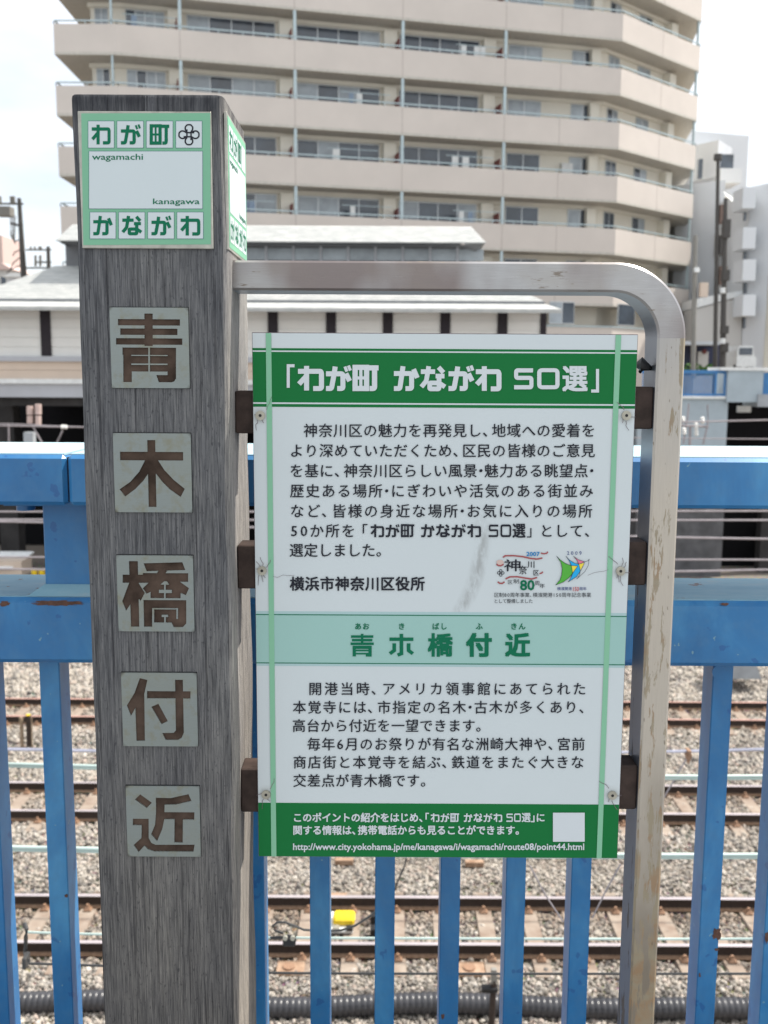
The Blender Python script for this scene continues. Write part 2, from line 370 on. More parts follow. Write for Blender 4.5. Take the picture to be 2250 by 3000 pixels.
# ------------------------------------------------------------------ lettering
_txt = bpy.data.curves.new('t', 'FONT'); _to = bpy.data.objects.new('t', _txt); COL.objects.link(_to); _txt.size = 1; _txt.resolution_u = 2
_cache = {}
def glyph(s, off=0.0):
    k = (s, off)
    if k not in _cache:
        _txt.body = s; _txt.offset = off
        dg = bpy.context.evaluated_depsgraph_get(); dg.update()
        me = bpy.data.meshes.new_from_object(_to.evaluated_get(dg))
        _cache[k] = ([(v.co.x, v.co.y) for v in me.vertices], [tuple(p.vertices) for p in me.polygons])
        bpy.data.meshes.remove(me)
    return _cache[k]
SH4 = ((0, 0), (1, 1), (-1, 1), (1, -1), (-1, -1)); SH2 = ((1, .7), (-1, -.7))
HALF = {'、': .62, '。': .8, '･': .42, ' ': .34, '「': .55, '」': .55}
def textline(mb, s, x0, x1, yc, em, Y, off=.008, yx=1.0):
    """Japanese text set in cells between photo columns x0..x1 on the plane Y, em in photo pixels"""
    cells = [HALF.get(c, .62 if c in '0123456789' else 1.0) for c in s]
    w = (x1 - x0 + em * .04) / sum(cells); x = x0 - em * .02
    for c, k in zip(s, cells):
        if c != ' ':
            g = '・' if c == '･' else c
            vs, fs = glyph(g, off)
            if vs:
                bold = off; vs, fs = glyph(g, 0.0)
                if c in '0123456789':
                    mnx = min(a for a, b in vs); mxx = max(a for a, b in vs); shift = (k * w - (mxx - mnx) * em) / 2 - mnx * em; dy = .365
                elif c == '･': shift = (k * w - em) / 2; dy = .38
                elif c == '「': shift = -em * .45; dy = .38
                elif k < 1: shift = 0; dy = .38
                else: shift = (k * w - em) / 2; dy = .38
                if c == '「' : shift = k * w - em * .98
                for q, (ox, oy) in enumerate(SH4 if bold > .015 else SH2):
                    mb.add([P(x + shift + (a + ox * bold) * em, yc - (b + oy * bold - dy) * em * yx, Y - q * .00002) for a, b in vs], fs)
        x += k * w
    return mb
def textfit(mb, s, x0, x1, y0, y1, Y, off=0.0):
    """whole string fitted to a photo box x0..x1, y0 (top)..y1 (bottom)"""
    vs, fs = glyph(s, 0.0)
    ax = min(a for a, b in vs); bx = max(a for a, b in vs); ay = min(b for a, b in vs); by = max(b for a, b in vs)
    for q, (ox, oy) in enumerate(SH4 if off > .015 else SH2):
        mb.add([P(x0 + (a + ox * off - ax) / (bx - ax) * (x1 - x0), y1 - (b + oy * off - ay) / (by - ay) * (y1 - y0), Y - q * .00002) for a, b in vs], fs)
    return mb

def fillet(pts, r):
    if r <= 0: return pts
    out = [pts[0]]
    for i in range(1, len(pts) - 1):
        p = Vector(pts[i]); a = Vector(pts[i - 1]) - p; b = Vector(pts[i + 1]) - p
        q = min(r, a.length * .45, b.length * .45); a = p + a.normalized() * q; b = p + b.normalized() * q
        for t in (0, .25, .5, .75, 1): out.append(tuple(a * (1 - t) ** 2 + p * 2 * t * (1 - t) + b * t * t))
    out.append(pts[-1]); return out
def stroke(pts, w, r=0, closed=False):
    """polyline -> list of convex quads (2-D polygons)"""
    if closed: pts = [tuple((Vector(pts[0]) + Vector(pts[-1])) / 2)] + list(pts) + [tuple((Vector(pts[0]) + Vector(pts[-1])) / 2)]
    pts = [Vector(p) for p in fillet([tuple(p) for p in pts], r)]
    out = []; h = w / 2
    for i in range(len(pts) - 1):
        d = (pts[i + 1] - pts[i]).normalized(); n = Vector((-d.y, d.x)) * h
        out.append([tuple(pts[i] + n), tuple(pts[i + 1] + n), tuple(pts[i + 1] - n), tuple(pts[i] - n)])
    idx = range(0 if closed else 1, len(pts) - 1)
    for i in idx:
        p = pts[i]; q = pts[i - 1] if i else pts[-2]
        d0 = (p - q).normalized(); d1 = (pts[i + 1] - p).normalized(); cr_ = d0.x * d1.y - d0.y * d1.x
        if abs(cr_) < 1e-4: continue
        s_ = -1 if cr_ > 0 else 1; n0 = Vector((-d0.y, d0.x)) * s_; n1 = Vector((-d1.y, d1.x)) * s_; m = n0 + n1; m = m / max(.5, m.dot(n0))
        out.append([tuple(p - (n0 + n1) * h * .05), tuple(p + n0 * h), tuple(p + m * h), tuple(p + n1 * h)])
    return out
def union(polys, islands=(), base=None):
    """constrained triangulation of overlapping polygons -> verts, tris in recess, tris only in base"""
    vs = []; fs = []
    allp = ([base] if base else []) + list(polys) + list(islands)
    def area(p): return sum(p[i][0] * p[(i + 1) % len(p)][1] - p[(i + 1) % len(p)][0] * p[i][1] for i in range(len(p)))
    for p in allp:
        q = list(p) if area(p) > 0 else list(reversed(p)); n = len(vs); vs += [Vector(a) for a in q]; fs.append(list(range(n, n + len(q))))
    nb = 1 if base else 0; ni = nb + len(polys)
    ov, oe, of, _, _, fo = delaunay_2d_cdt(vs, [], fs, 1, 1e-5, True)
    rec, bas = [], []
    for t, o in zip(of, fo):
        isl = any(k >= ni for k in o); r = any(nb <= k < ni for k in o)
        if r and not isl: rec.append(tuple(t))
        elif base and 0 in o: bas.append(tuple(t))
    return [tuple(v) for v in ov], rec, bas
KANA = {
 'わ': [([(0, 22), (90, 22), (93, 30), (93, 92), (60, 92)], 8), ([(34, 0), (34, 100)], 0), ([(36, 38), (4, 74)], 0)],
 'か': [([(0, 30), (72, 30), (72, 92), (47, 92)], 8), ([(37, 0), (33, 30), (24, 92), (0, 92)], 6), ([(80, 12), (95, 48)], 0)],
 'が': [([(0, 33), (68, 33), (68, 92), (45, 92)], 8), ([(37, 4), (33, 33), (22, 92), (0, 92)], 6), ([(80, 32), (95, 62)], 0), ([(76, 4), (84, 24)], -1), ([(90, 0), (98, 20)], -1)],
 'な': [([(0, 22), (58, 22)], 0), ([(32, 0), (22, 60), (2, 84)], 6), ([(72, 4), (92, 26)], 0), ([(60, 40), (96, 40)], 0), ([(74, 40), (74, 92), (36, 92), (36, 68), (74, 68), (98, 84)], 5)],
 '町': [([(6, 6), (52, 6), (52, 92), (6, 92)], 'c'), ([(29, 6), (29, 92)], -2), ([(6, 49), (52, 49)], -2), ([(60, 8), (100, 8)], 0), ([(84, 8), (84, 92), (64, 92)], 8)],
 '5': [([(96, 10), (12, 10), (12, 46), (88, 46), (88, 91), (2, 91)], 9)],
 '0': [([(9, 9), (91, 9), (91, 91), (9, 91)], 'r')],
 '「': [([(100, 5), (16, 5), (16, 100)], 0)], '」': [([(84, 0), (84, 95), (0, 95)], 0)],
}
def kana(mb, ch, x0, x1, y0, y1, Y, w):
    polys = []
    for pts, r in KANA[ch]:
        ww = w
        if r == 'c': polys += stroke(pts, ww, 0, True)
        elif r == 'r': polys += stroke(pts, ww * 1.05, 14, True)
        else:
            if r == -1: ww = w * .62; r = 0
            if r == -2: ww = w * .6; r = 0
            polys += stroke(pts, ww, r)
    v, t, _ = union(polys)
    sx = (x1 - x0 - w * .0) / 100; sy = (y1 - y0) / 100
    mb.add([P(x0 + a * sx, y0 + b * sy, Y) for a, b in v], t); return mb
def flatpoly(mb, pts, Y): mb.add([P(a, b, Y) for a, b in pts], [tuple(range(len(pts)))]); return mb
def flatstroke(mb, pts, w, Y, r=0, closed=False):
    v, t, _ = union(stroke(pts, w, r, closed)); mb.add([P(a, b, Y) for a, b in v], t); return mb

# ================================================================== LARGE STRUCTURE
RAILZ = EYE - 7.1; BED = RAILZ - .19
M['deck'] = plain('deck_paving', (.19, .195, .20), .85, 0, .2, 9, .15)
M['bed'] = plain('track_bed_soil', (.20, .17, .14), .95, 0, .4, 30, .5)
M['concrete'] = plain('grey_concrete', (.33, .35, .37), .85, 0, .18, 2.2, .1)
M['dkconcrete'] = plain('shaded_concrete', (.035, .033, .033), .9, 0, .45, 1.2, .1)  # dkconcrete: near-black colour paints the shade under hall and bridge
d = MB(); d.box(-30, 30, -14, 2.06, -.35, 0); tag(d.build('bridge_pavement', M['deck']), kind='structure')
g = MB(); g.box(-400, 400, 2.6, 700, BED - .6, BED - .05); tag(g.build('ground', M['bed']), kind='structure')

# ---- apartment building
apt = thing('apartment_building', (0, 58, BED), 'tall beige apartment building with long solid balcony bands and recessed windows', 'building')
M['beige'] = plain('beige_balcony_render', (.575, .52, .472), .8, 0, .06, .35)
M['cream'] = plain('cream_wall_render', (.72, .68, .59), .8, 0, .06, .6)
M['maroon'] = plain('maroon_partition', (.15, .035, .03), .6)
M['alu'] = plain('window_aluminium', (.55, .57, .58), .4, .5)
M['railpale'] = plain('pale_handrail', (.42, .50, .52), .5, .3)
M['glassd'] = plain('dark_window_glass', (.045, .06, .08), .12, 0, .5, .7, spec=.8)
M['glassl'] = plain('curtained_window_glass', (.33, .37, .40), .2, 0, .25, 1.1, spec=.7)
M['soffit'] = plain('grey_soffit', (.50, .47, .42), .8)
A = Vector((-16.4, 51.5)); B = Vector((-13.3, 51.5)); C = Vector((13.14, 58.2)); D = Vector((19.15, 63.7)); Dr = Vector((20.5, 72))
outer = [Vector((-16.6, 66)), A, B, C, D, Dr]
def offs(pl, d):
    out = []
    for i, p in enumerate(pl):
        d0 = (p - pl[i - 1]).normalized() if i else (pl[1] - p).normalized(); d1 = (pl[i + 1] - p).normalized() if i < len(pl) - 1 else d0
        n0 = Vector((-d0.y, d0.x)); n1 = Vector((-d1.y, d1.x)); m = n0 + n1; m = m / m.dot(n0); out.append(p + m * d)
    return out
inner = offs(outer, 1.45); thin = offs(outer, .14)
FH = 2.9; Z0 = EYE + 17.15
def strip(mb, pa, pb, z0, z1, mi=0, top=True):
    n = len(pa)
    for i in range(n - 1):
        a, b, c, e = pa[i], pa[i + 1], pb[i + 1], pb[i]
        mb.add([(a.x, a.y, z0), (b.x, b.y, z0), (c.x, c.y, z0), (e.x, e.y, z0), (a.x, a.y, z1), (b.x, b.y, z1), (c.x, c.y, z1), (e.x, e.y, z1)],
               [(0, 3, 2, 1), (4, 5, 6, 7), (0, 1, 5, 4), (2, 3, 7, 6)] + ([(3, 0, 4, 7)] if i == 0 else []) + ([(1, 2, 6, 5)] if i == n - 2 else []), mi)
wl = MB(); back = [Vector((-15, 74)), Vector((20, 76))]
wl.prismz([(p.x, p.y) for p in inner] + [(20.4, 76), (-14.9, 74)], BED, Z0 + 3 * FH - 1.5); wl.build('wall', M['cream'], apt)
def seg_pt(a, b, t): return a + (b - a) * t
def px2seg(px, a, b):
    """X on segment a-b seen in photo column px (about mid height)"""
    u = (px - 1125) / FPX - .0023
    for_t = 0
    lo, hi = -.2, 1.2
    for _ in range(40):
        t = (lo + hi) / 2; q = seg_pt(a, b, t)
        if q.x / q.y * 1.045 < u: lo = t
        else: hi = t
    return t
def qbox(mb, a, b, t0, t1, n0, n1, z0, z1, mi=0):
    """box standing on segment a->b between params, from inward offset n0 to n1"""
    d = (b - a).normalized(); n = Vector((-d.y, d.x)); p = seg_pt(a, b, t0); q = seg_pt(a, b, t1)
    vs = [p + n * n0, q + n * n0, q + n * n1, p + n * n1]
    mb.add([(v.x, v.y, z0) for v in vs] + [(v.x, v.y, z1) for v in vs], [(0, 3, 2, 1), (4, 5, 6, 7), (0, 1, 5, 4), (1, 2, 6, 5), (2, 3, 7, 6), (3, 0, 4, 7)], mi)
iB, iC, iD, iA = inner[2], inner[3], inner[4], inner[1]
ts = [px2seg(x, B, C) for x in (215 + 131, 532, 865, 1179, 1478)]
ts[0] = .0
def add_window(a, b, t0, t1, z0, z1, panes, parent=apt, rec=.06):
    ln = (b - a).length; fr = MB(); fw = .05 / ln
    for (u0, u1, w0, w1) in ((t0, t1, z0, z0 + .05), (t0, t1, z1 - .05, z1)): qbox(fr, a, b, u0, u1, -.05, .04, w0, w1)
    for k in range(panes + 1):
        tt = t0 + (t1 - t0) * k / panes; qbox(fr, a, b, max(t0, tt - fw / 2), min(t1, tt + fw / 2), -.05, .04, z0 + .05, z1 - .05)
    w = fr.build('window', M['alu'], parent)
    for k in range(panes):
        pm = MB(); u0 = t0 + (t1 - t0) * k / panes + fw / 2; u1 = t0 + (t1 - t0) * (k + 1) / panes - fw / 2
        qbox(pm, a, b, u0, u1, -.03, .0, z0 + .05, z1 - .05)
        pm.build('pane', M['glassl'] if random.random() < .42 else M['glassd'], w)
for k in range(-4, 4):
    zt = Z0 + k * FH
    pr = MB(); strip(pr, outer, thin, zt - 1.36, zt - .06); strip(pr, outer, inner, zt - 1.5, zt - 1.36, 1); pr.build('balcony_parapet', [M['beige'], M['soffit']], apt)
    hr = MB(); strip(hr, offs(outer, .02), offs(outer, .09), zt + .08, zt + .14)
    for a, b in zip(outer[:-1], outer[1:]):
        nn = max(1, int((b - a).length / 1.2))
        for j in range(nn + 1):
            q = seg_pt(a, b, j / nn); hr.box(q.x - .02, q.x + .02, q.y + .04, q.y + .08, zt - .06, zt + .08)
    hr.build('handrail', M['railpale'], apt)
    if k == 3: continue
    # beam under the slab above, window strip, columns, drain pipes and party screens
    bm = MB(); strip(bm, offs(inner, -.12), inner, zt + 1.2, zt + FH - 1.5); bm.build('lintel_beam', M['cream'], apt)
    edges = ts + [None]
    for i in range(5):
        t0 = ts[i]; t1 = ts[i + 1] if i < 4 else px2seg(1800, B, C)
        if i < 4:
            add_window(iB, iC, t0 + .012 if i else .01, t1 - .03, zt - .9, zt + 1.16, 4)
        else:
            add_window(iB, iC, t0 + .035, t0 + .035 + .075, zt - .9, zt + 1.16, 2)
            add_window(iB, iC, t1 - .062, t1 - .005, zt - .9, zt + 1.16, 2)
        if i > 0:
            c = MB(); qbox(c, iB, iC, t0 - .024, t0 + .002, -.45, 0, zt - 1.36, zt + 1.2); c.build('column', M['cream'], apt)
            s_ = MB(); qbox(s_, B, C, t0 - .006, t0 - .004, .2, 1.55, zt - 1.36, zt + .55); s_.build('party_screen', M['maroon'], apt)
            p_ = MB(); qbox(p_, B, C, t0 - .002, t0 + .0035, .02, .14, zt - .05, zt + 1.39); p_.build('balcony_post', M['railpale'], apt)
    c = MB(); qbox(c, iB, iC, .965, .985, -.4, 0, zt - 1.36, zt + 1.2); c.build('column', M['cream'], apt)
    add_window(iC, iD, .06, .2, zt - .9, zt + 1.16, 2); add_window(iC, iD, .46, .64, zt - .9, zt + 1.16, 2)
    c = MB(); qbox(c, iC, iD, .84, .93, -.5, 0, zt - 1.36, zt + 1.2); c.build('column', M['cream'], apt)
    p_ = MB(); qbox(p_, C, D, .97, .982, .02, .14, zt - .05, zt + 1.39); p_.build('balcony_post', M['railpale'], apt)
    p_ = MB(); qbox(p_, A, B, .9, .93, .02, .14, zt - .05, zt + 1.39); p_.build('balcony_post', M['railpale'], apt)
    add_window(iA, iB, .15, .6, zt - .9, zt + 1.16, 2)
# solid lower storeys
lw = MB(); strip(lw, outer, thin, Z0 - 5 * FH - .02, Z0 - 5 * FH + 0.0 + .01)
lw = MB(); strip(lw, outer, inner, BED, Z0 - 4 * FH - 2.7); lw.build('lower_wall', M['beige'], apt)
pr = MB(); strip(pr, offs(outer, -.05), thin, Z0 - 5 * FH + .2, Z0 - 5 * FH + .28); pr.build('ledge', M['railpale'], apt)
add_window(B, C, px2seg(1625, B, C), px2seg(1700, B, C), EYE + 3.0, EYE + 4.25, 2); add_window(C, D, .06, .27, EYE + 3.0, EYE + 4.25, 1)
add_window(C, D, .72, .86, EYE + 2.4, EYE + 4.3, 1)
for px in (900, 1290, 1660):
    t = px2seg(px, B, C)
M['acwhite'] = plain('appliance_white', (.62, .62, .60), .5); M['joint'] = plain('joint_sealant', (.36, .31, .28), .8)
M['clothblue'] = plain('blue_cloth', (.22, .28, .36), .9); M['clothyel'] = plain('yellow_cloth', (.6, .5, .15), .9); M['clothwhite'] = plain('white_cloth', (.65, .65, .63), .9)
rb_ = random.Random(5)
for k in range(-4, 4):
    zt = Z0 + k * FH
    for tj in ts[1:] + [px2seg(1640, B, C)]:
        j_ = MB(); qbox(j_, B, C, tj - .0006, tj + .0006, -.003, .02, zt - 1.49, zt - .07); j_.build('panel_joint', M['joint'], apt)
    j_ = MB(); qbox(j_, C, D, .498, .503, -.003, .02, zt - 1.49, zt - .07); j_.build('panel_joint', M['joint'], apt)
    if k == 3: continue
    for i in range(4):
        if rb_.random() < .55:
            t0 = ts[i] + (ts[i + 1] - ts[i]) * rb_.uniform(.1, .8); a_ = MB(); qbox(a_, B, C, t0, t0 + .026, .95, 1.3, zt - .55, zt + .12); a_.build('air_conditioner', M['acwhite'], apt)
        if rb_.random() < .3:
            t0 = ts[i] + (ts[i + 1] - ts[i]) * rb_.uniform(.15, .6); a_ = MB(); qbox(a_, B, C, t0 - .01, t0 + .09, .55, .58, zt + .62, zt + .65); a_.build('drying_pole', M['railpale'], apt)
            for q in range(rb_.randint(1, 3)):
                u0 = t0 + .02 * q + rb_.uniform(0, .008); a_ = MB(); qbox(a_, B, C, u0, u0 + rb_.uniform(.008, .014), .55, .58, zt + rb_.uniform(-.2, .1), zt + .6); a_.build('laundry', M[rb_.choice(['clothblue', 'clothwhite', 'clothwhite', 'clothwhite'])], apt)
a_ = MB(); qbox(a_, iB, iC, .905, .93, -.3, -.02, Z0 - 2 * FH - .1, Z0 - 2 * FH + .75); a_.build('air_conditioner', M['acwhite'], apt)
rf = MB(); rf.prismz([(p.x, p.y) for p in outer] + [(20.5, 76), (-15, 74)], Z0 + 3 * FH - 1.49, Z0 + 3 * FH - 1.2); rf.build('roof', M['soffit'], apt)

# ---- station hall
YS = 34.0
st = thing('station_building', (0, YS + 4, BED), 'low white station hall on stilts with two tier pale tiled hip roof', 'building')
def tilemat():
    n = NT('pale_roof_tiles'); pos = n.geo().outputs['Position']; f = n.noise(n.mapping((.5, 1, 1), pos), 5, 5, .6)
    return n.set(n.ramp(f, [(.35, (.37, .38, .37)), (.7, (.50, .50, .48))]), .7)
M['tile'] = tilemat(); M['fascia'] = plain('fascia_white', (.70, .71, .70), .6)
M['siding'] = plain('white_siding', (.72, .71, .68), .7, 0, .04, 1); M['tanband'] = plain('tan_band', (.60, .49, .40), .7, 0, .05, 1)
M['greyband'] = plain('grey_band', (.43, .44, .47), .7, 0, .06, 1); M['slot'] = plain('dark_slot', (.035, .03, .035), .6, spec=.1); M['void'] = plain('shade_black', (.010, .010, .011), .9, spec=.05)  # void: black colour stands for deep shade under hall and bridge
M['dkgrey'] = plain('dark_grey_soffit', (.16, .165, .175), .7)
def zz(py, Y, px=900): return P(px, py, Y).z
xl = P(-95, 905, YS).x; xr = P(1597, 905, YS).x
zE = zz(907, YS); z1 = zz(1048, YS); z2 = zz(1063, YS); z3 = zz(1115, YS); z4 = zz(1128, YS); z5 = zz(1168, YS)
# siding boards, each its own course
sp = (zE - z1) / 5
for i in range(5):
    b = MB(); b.box(xl, xr, YS, YS + 9, z1 + i * sp, z1 + (i + 1) * sp - .025); b.box(xl + .02, xr - .02, YS + .03, YS + 8.9, z1 + (i + 1) * sp - .025, z1 + (i + 1) * sp); b.build('siding_board', M['siding'], st)
b = MB(); b.box(xl - .1, xr + .1, YS - .14, YS + 9, z2, z1); b.build('sill_course', M['greyband'], st)
for i in range(2):
    h = (z2 - z3) / 2; b = MB(); b.box(xl - .02, xr + .02, YS - .03, YS + 9, z3 + i * h + .01, z3 + (i + 1) * h); b.build('tan_panel', M['tanband'], st)
b = MB(); b.box(xl - .1, xr + .1, YS - .16, YS + 9, z4, z3 + .01); b.build('string_course', M['fascia'], st)
b = MB(); b.box(xl - .04, xr + 2.6, YS - .05, YS + 9, z5, z4); b.build('deck_beam', M['greyband'], st)
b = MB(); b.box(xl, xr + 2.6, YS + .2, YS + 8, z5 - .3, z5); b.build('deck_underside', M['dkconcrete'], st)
for px in (-33, 135, 300, 465, 632, 800, 970, 1136, 1304, 1471):
    p = P(px, 980, YS); w = .17
    b = MB(); b.box(p.x - w, p.x + w, YS - .06, YS - .004, z1 + .01, zE); b.build('slot_window', M['slot'], st)
b = MB(); b.box(xr - .15, xr + .05, YS - .06, YS + .2, z1 + .01, zE); b.build('corner_post', M['slot'], st)
# lower roof: fascia step, then slope of tile courses up to the clerestory
def hip(mb, x0, x1, y0, z0, x2, x3, y2, z2, th=.05, mi=0):
    """one front roof course: lower edge x0..x1 at (y0,z0) to upper edge x2..x3 at (y2,z2)"""
    mb.add([(x0, y0, z0), (x1, y0, z0), (x3, y2, z2), (x2, y2, z2), (x0, y0, z0 - th), (x1, y0, z0 - th), (x3, y2, z2 - th), (x2, y2, z2 - th)],
           [(0, 1, 2, 3), (7, 6, 5, 4), (0, 4, 5, 1), (1, 5, 6, 2), (2, 6, 7, 3), (3, 7, 4, 0)], mi)
def roof(name, yF, eaveL, eaveR, zEave, topL, topR, yT, zTop, n, parent):
    for i in range(n):
        a = i / n; b_ = (i + 1) / n; lift = .022
        m = MB()
        hip(m, eaveL + (topL - eaveL) * a, eaveR + (topR - eaveR) * a, yF + (yT - yF) * a, zEave + (zTop - zEave) * a + lift,
            eaveL + (topL - eaveL) * b_, eaveR + (topR - eaveR) * b_, yF + (yT - yF) * b_, zEave + (zTop - zEave) * b_)
        m.build('tile_course', M['tile'], parent)
    side = MB()
    for xe, xt in ((eaveL, topL), (eaveR, topR)):
        side.add([(xe, yF, zEave), (xt, yT, zTop), (xt, yT + 3, zTop), (xe, yF + 8.5, zEave)], [(0, 1, 2, 3)])
    side.build('hip_slope', M['tile'], parent)
YF = YS - 1.0
eL = P(-175, 905, YF).x; eR = P(1646, 898, YF).x; ze = zz(902, YF); ze2 = zz(884, YF)
f_ = MB(); hip(f_, eL, eR, YF, ze, eL + .45, eR - .45, YF + .5, ze2, .06); f_.box(eL, eR, YF + .001, YF + .12, ze - .12, ze - .06); f_.build('eave_course', M['tile'], st)
f_ = MB(); f_.box(eL + .46, eR - .46, YF + .5, YF + .56, ze2 - .06, ze2 + .06); f_.box(eL + .5, eR - .5, YF + .58, YF + 8, ze - .05, ze2); f_.build('gutter', M['dkgrey'], st)
tL = P(165, 783, YS + 2.2).x; tR = P(1390, 783, YS + 2.2).x; zT = zz(783, YS + 2.2)
roof('lower', YF + .58, eL + .5, eR - .5, ze2 + .09, tL, tR, YS + 2.2, zT, 18, st)
# clerestory and upper roof
YU = YS + 2.2
cl = MB(); cl.box(tL + .35, tR - .5, YU, YU + 5, zT - .2, zz(706, YU)); cl.build('clerestory_wall', M['dkgrey'], st)
for px in range(300, 1381, 80):
    a = P(px, 750, YU); f2 = MB(); f2.box(a.x + .05, a.x + .93, YU - .03, YU - .004, zz(762, YU), zz(728, YU))
    f2.build('clerestory_pane', M['glassl'] if px % 160 else M['glassd'], st)
    f2 = MB(); f2.box(a.x - .045, a.x + .045, YU - .07, YU - .004, zz(768, YU), zz(716, YU)); f2.build('mullion', M['greyband'], st)
YU0 = YU - 1.2; uL = P(163, 708, YU0).x; uR = P(1423, 700, YU0).x
sf = MB(); zb = zz(708, YU0); zi = zz(768, YU)
sf.add([(uL + .1, YU0 + .1, zb - .06), (uR - .1, YU0 + .1, zb - .06), (tR - .5, YU - .08, zz(722, YU)), (tL + .35, YU - .08, zz(722, YU)), (tL + .35, YU + 4, zi), (tR - .5, YU + 4, zi), (uL + .1, YU + 6, zb - .06), (uR - .1, YU + 6, zb - .06)],
       [(0, 3, 2, 1), (0, 6, 4, 3), (1, 2, 5, 7)]); sf.build('soffit', M['dkgrey'], st)
roof('upper', YU0, uL, uR, zb, P(213, 664, YU).x, P(1380, 664, YU).x, YU, zz(664, YU + .2), 7, st)
ur = MB(); ur.add([(P(213, 664, YU).x, YU, zz(664, YU + .2)), (P(1380, 664, YU).x, YU, zz(664, YU + .2)), (tR - 1, YU + 4, zz(664, YU) + .2), (tL + 1, YU + 4, zz(664, YU) + .2)], [(0, 1, 2, 3)]); ur.build('roof_top', M['tile'], st)
# stilts, and a far wall whose black colour paints the shade under the hall
for px in (-260, 20, 300, 580, 860, 1140, 1420, 1700):
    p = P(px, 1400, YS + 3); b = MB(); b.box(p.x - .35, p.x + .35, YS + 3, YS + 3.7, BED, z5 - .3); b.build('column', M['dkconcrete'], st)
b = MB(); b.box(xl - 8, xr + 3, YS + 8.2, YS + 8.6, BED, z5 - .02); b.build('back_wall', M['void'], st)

# ---- road bridge with blue railing beyond the station (right)
YO = 36.0
M['pierlit'] = plain('pale_abutment_concrete', (.36, .42, .46), .85, 0, .1, 1.3)
M['dkconcrete2'] = plain('shaded_abutment_base', (.10, .10, .105), .9, 0, .4, 1.5); M['farblue'] = plain('far_blue_paint', (.05, .19, .42), .5)  # dkconcrete2: darker copy of pierlit, shade on the lower abutment painted in
ov = thing('road_bridge', (P(2100, 1500, YO).x, YO + 2, BED), 'grey concrete road bridge with small blue railing right of the steel frame', 'bridge')
def pbox(mb, x0, x1, y0, y1, Y, dep, mi=0):
    """box whose front face covers the photo rectangle on plane Y"""
    a = P(x0, y1, Y); b = P(x1, y0, Y); a2 = P(x0, y0, Y)
    mb.box(min(a.x, a2.x), b.x, Y, Y + dep, a.z, b.z, mi); return mb
b = MB(); pbox(b, 1870, 2134, 1167, 1330, YO, 3); b.build('abutment', M['pierlit'], ov)
b = MB(); pbox(b, 1870, 2130, 1331, 1760, YO + .05, 3); b.build('abutment', M['dkconcrete2'], ov)
b = MB(); pbox(b, 1850, 2134, 1161, 1167, YO - .1, 3); b.build('coping', M['fascia'], ov)
b = MB(); pbox(b, 2134, 2238, 1084, 1178, YO - .2, 1.2); b.build('parapet_block', M['pierlit'], ov)
b = MB(); pbox(b, 2110, 2300, 1077, 1085, YO - .25, 1.4); b.build('parapet_cap', M['fascia'], ov)
b = MB(); pbox(b, 2238, 2420, 1092, 1160, YO - .1, .2); b.build('parapet_panel', M['farblue'], ov)
b = MB(); pbox(b, 2222, 2420, 1156, 1192, YO - .3, 1.5); b.build('deck_edge', M['concrete'], ov)
b = MB(); pbox(b, 2134, 2420, 1178, 1290, YO + 1.5, .5); b.build('under_deck_shade', M['void'], ov)  # black sheets paint the dark opening under the deck
b = MB(); pbox(b, 2134, 2420, 1290, 1760, YO + 2.2, .4); b.build('under_deck_shade', M['void'], ov)
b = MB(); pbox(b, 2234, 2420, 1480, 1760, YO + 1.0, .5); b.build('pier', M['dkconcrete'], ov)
b = MB(); pbox(b, 2160, 2201, 1190, 1208, YO + 1.3, .05); b.build('notice', M['fascia'], ov)
b = MB(); pbox(b, 1880, 2126, 1085, 1093, YO, .1); b.build('handrail', M['farblue'], ov)
b = MB(); pbox(b, 1880, 2126, 1154, 1159, YO, .1); b.build('bottom_rail', M['farblue'], ov)
for px in range(1884, 2096, 7):
    b = MB(); pbox(b, px, px + 3.2, 1093, 1154, YO + .03, .04); b.build('baluster', M['farblue'], ov)
for px in (2096, 2124, 2000):
    b = MB(); pbox(b, px, px + 6, 1088, 1162, YO - .02, .1); b.build('railing_post', M['farblue'], ov)

# ---- buildings on the right
M['whitewall'] = plain('white_painted_wall', (.66, .68, .70), .8, 0, .05, .3)
M['palegrey'] = plain('pale_grey_wall', (.55, .57, .60), .8, 0, .05, .3)
M['warmgrey'] = plain('warm_grey_wall', (.50, .49, .47), .8, 0, .05, .3)
Y1 = 78
tb = thing('white_block', (P(2120, 800, Y1).x, Y1 + 5, BED), 'white windowless upper block rising behind the apartment building, with one small balcony', 'building')
b = MB(); xa = P(1960, 380, Y1).x; xb = P(2168, 400, Y1 + 3).x
b.prismz([(xa, Y1 - 1), (xb, Y1 + 1), (xb + .6, Y1 + 14), (xa, Y1 + 14)], BED, P(2100, 388, Y1).z); b.build('wall', M['whitewall'], tb)
b = MB(); b.prismz([(P(2040, 500, 75).x, 75), (P(2082, 500, 75).x, 73.5), (P(2155, 500, 75).x, 76), (P(2155, 500, 75).x, 82), (P(2040, 500, 75).x, 82)], P(2080, 528, 75).z, P(2080, 424, 75).z); b.build('bay_wall', M['palegrey'], tb)
b = MB(); pbox(b, 2095, 2150, 452, 500, 74.0, .4); b.build('window', M['glassd'], tb)
b = MB(); pbox(b, 2112, 2174, 493, 535, 73, 2.5); b.build('balcony_parapet', M['whitewall'], tb)
b = MB(); pbox(b, 2050, 2060, 465, 522, 73.6, .4); b.build('window', M['glassd'], tb)
Y2 = 66
mb_ = thing('stair_block', (P(2100, 800, Y2).x, Y2 + 5, BED), 'pale block with open outside stairs behind the two dark poles', 'building')
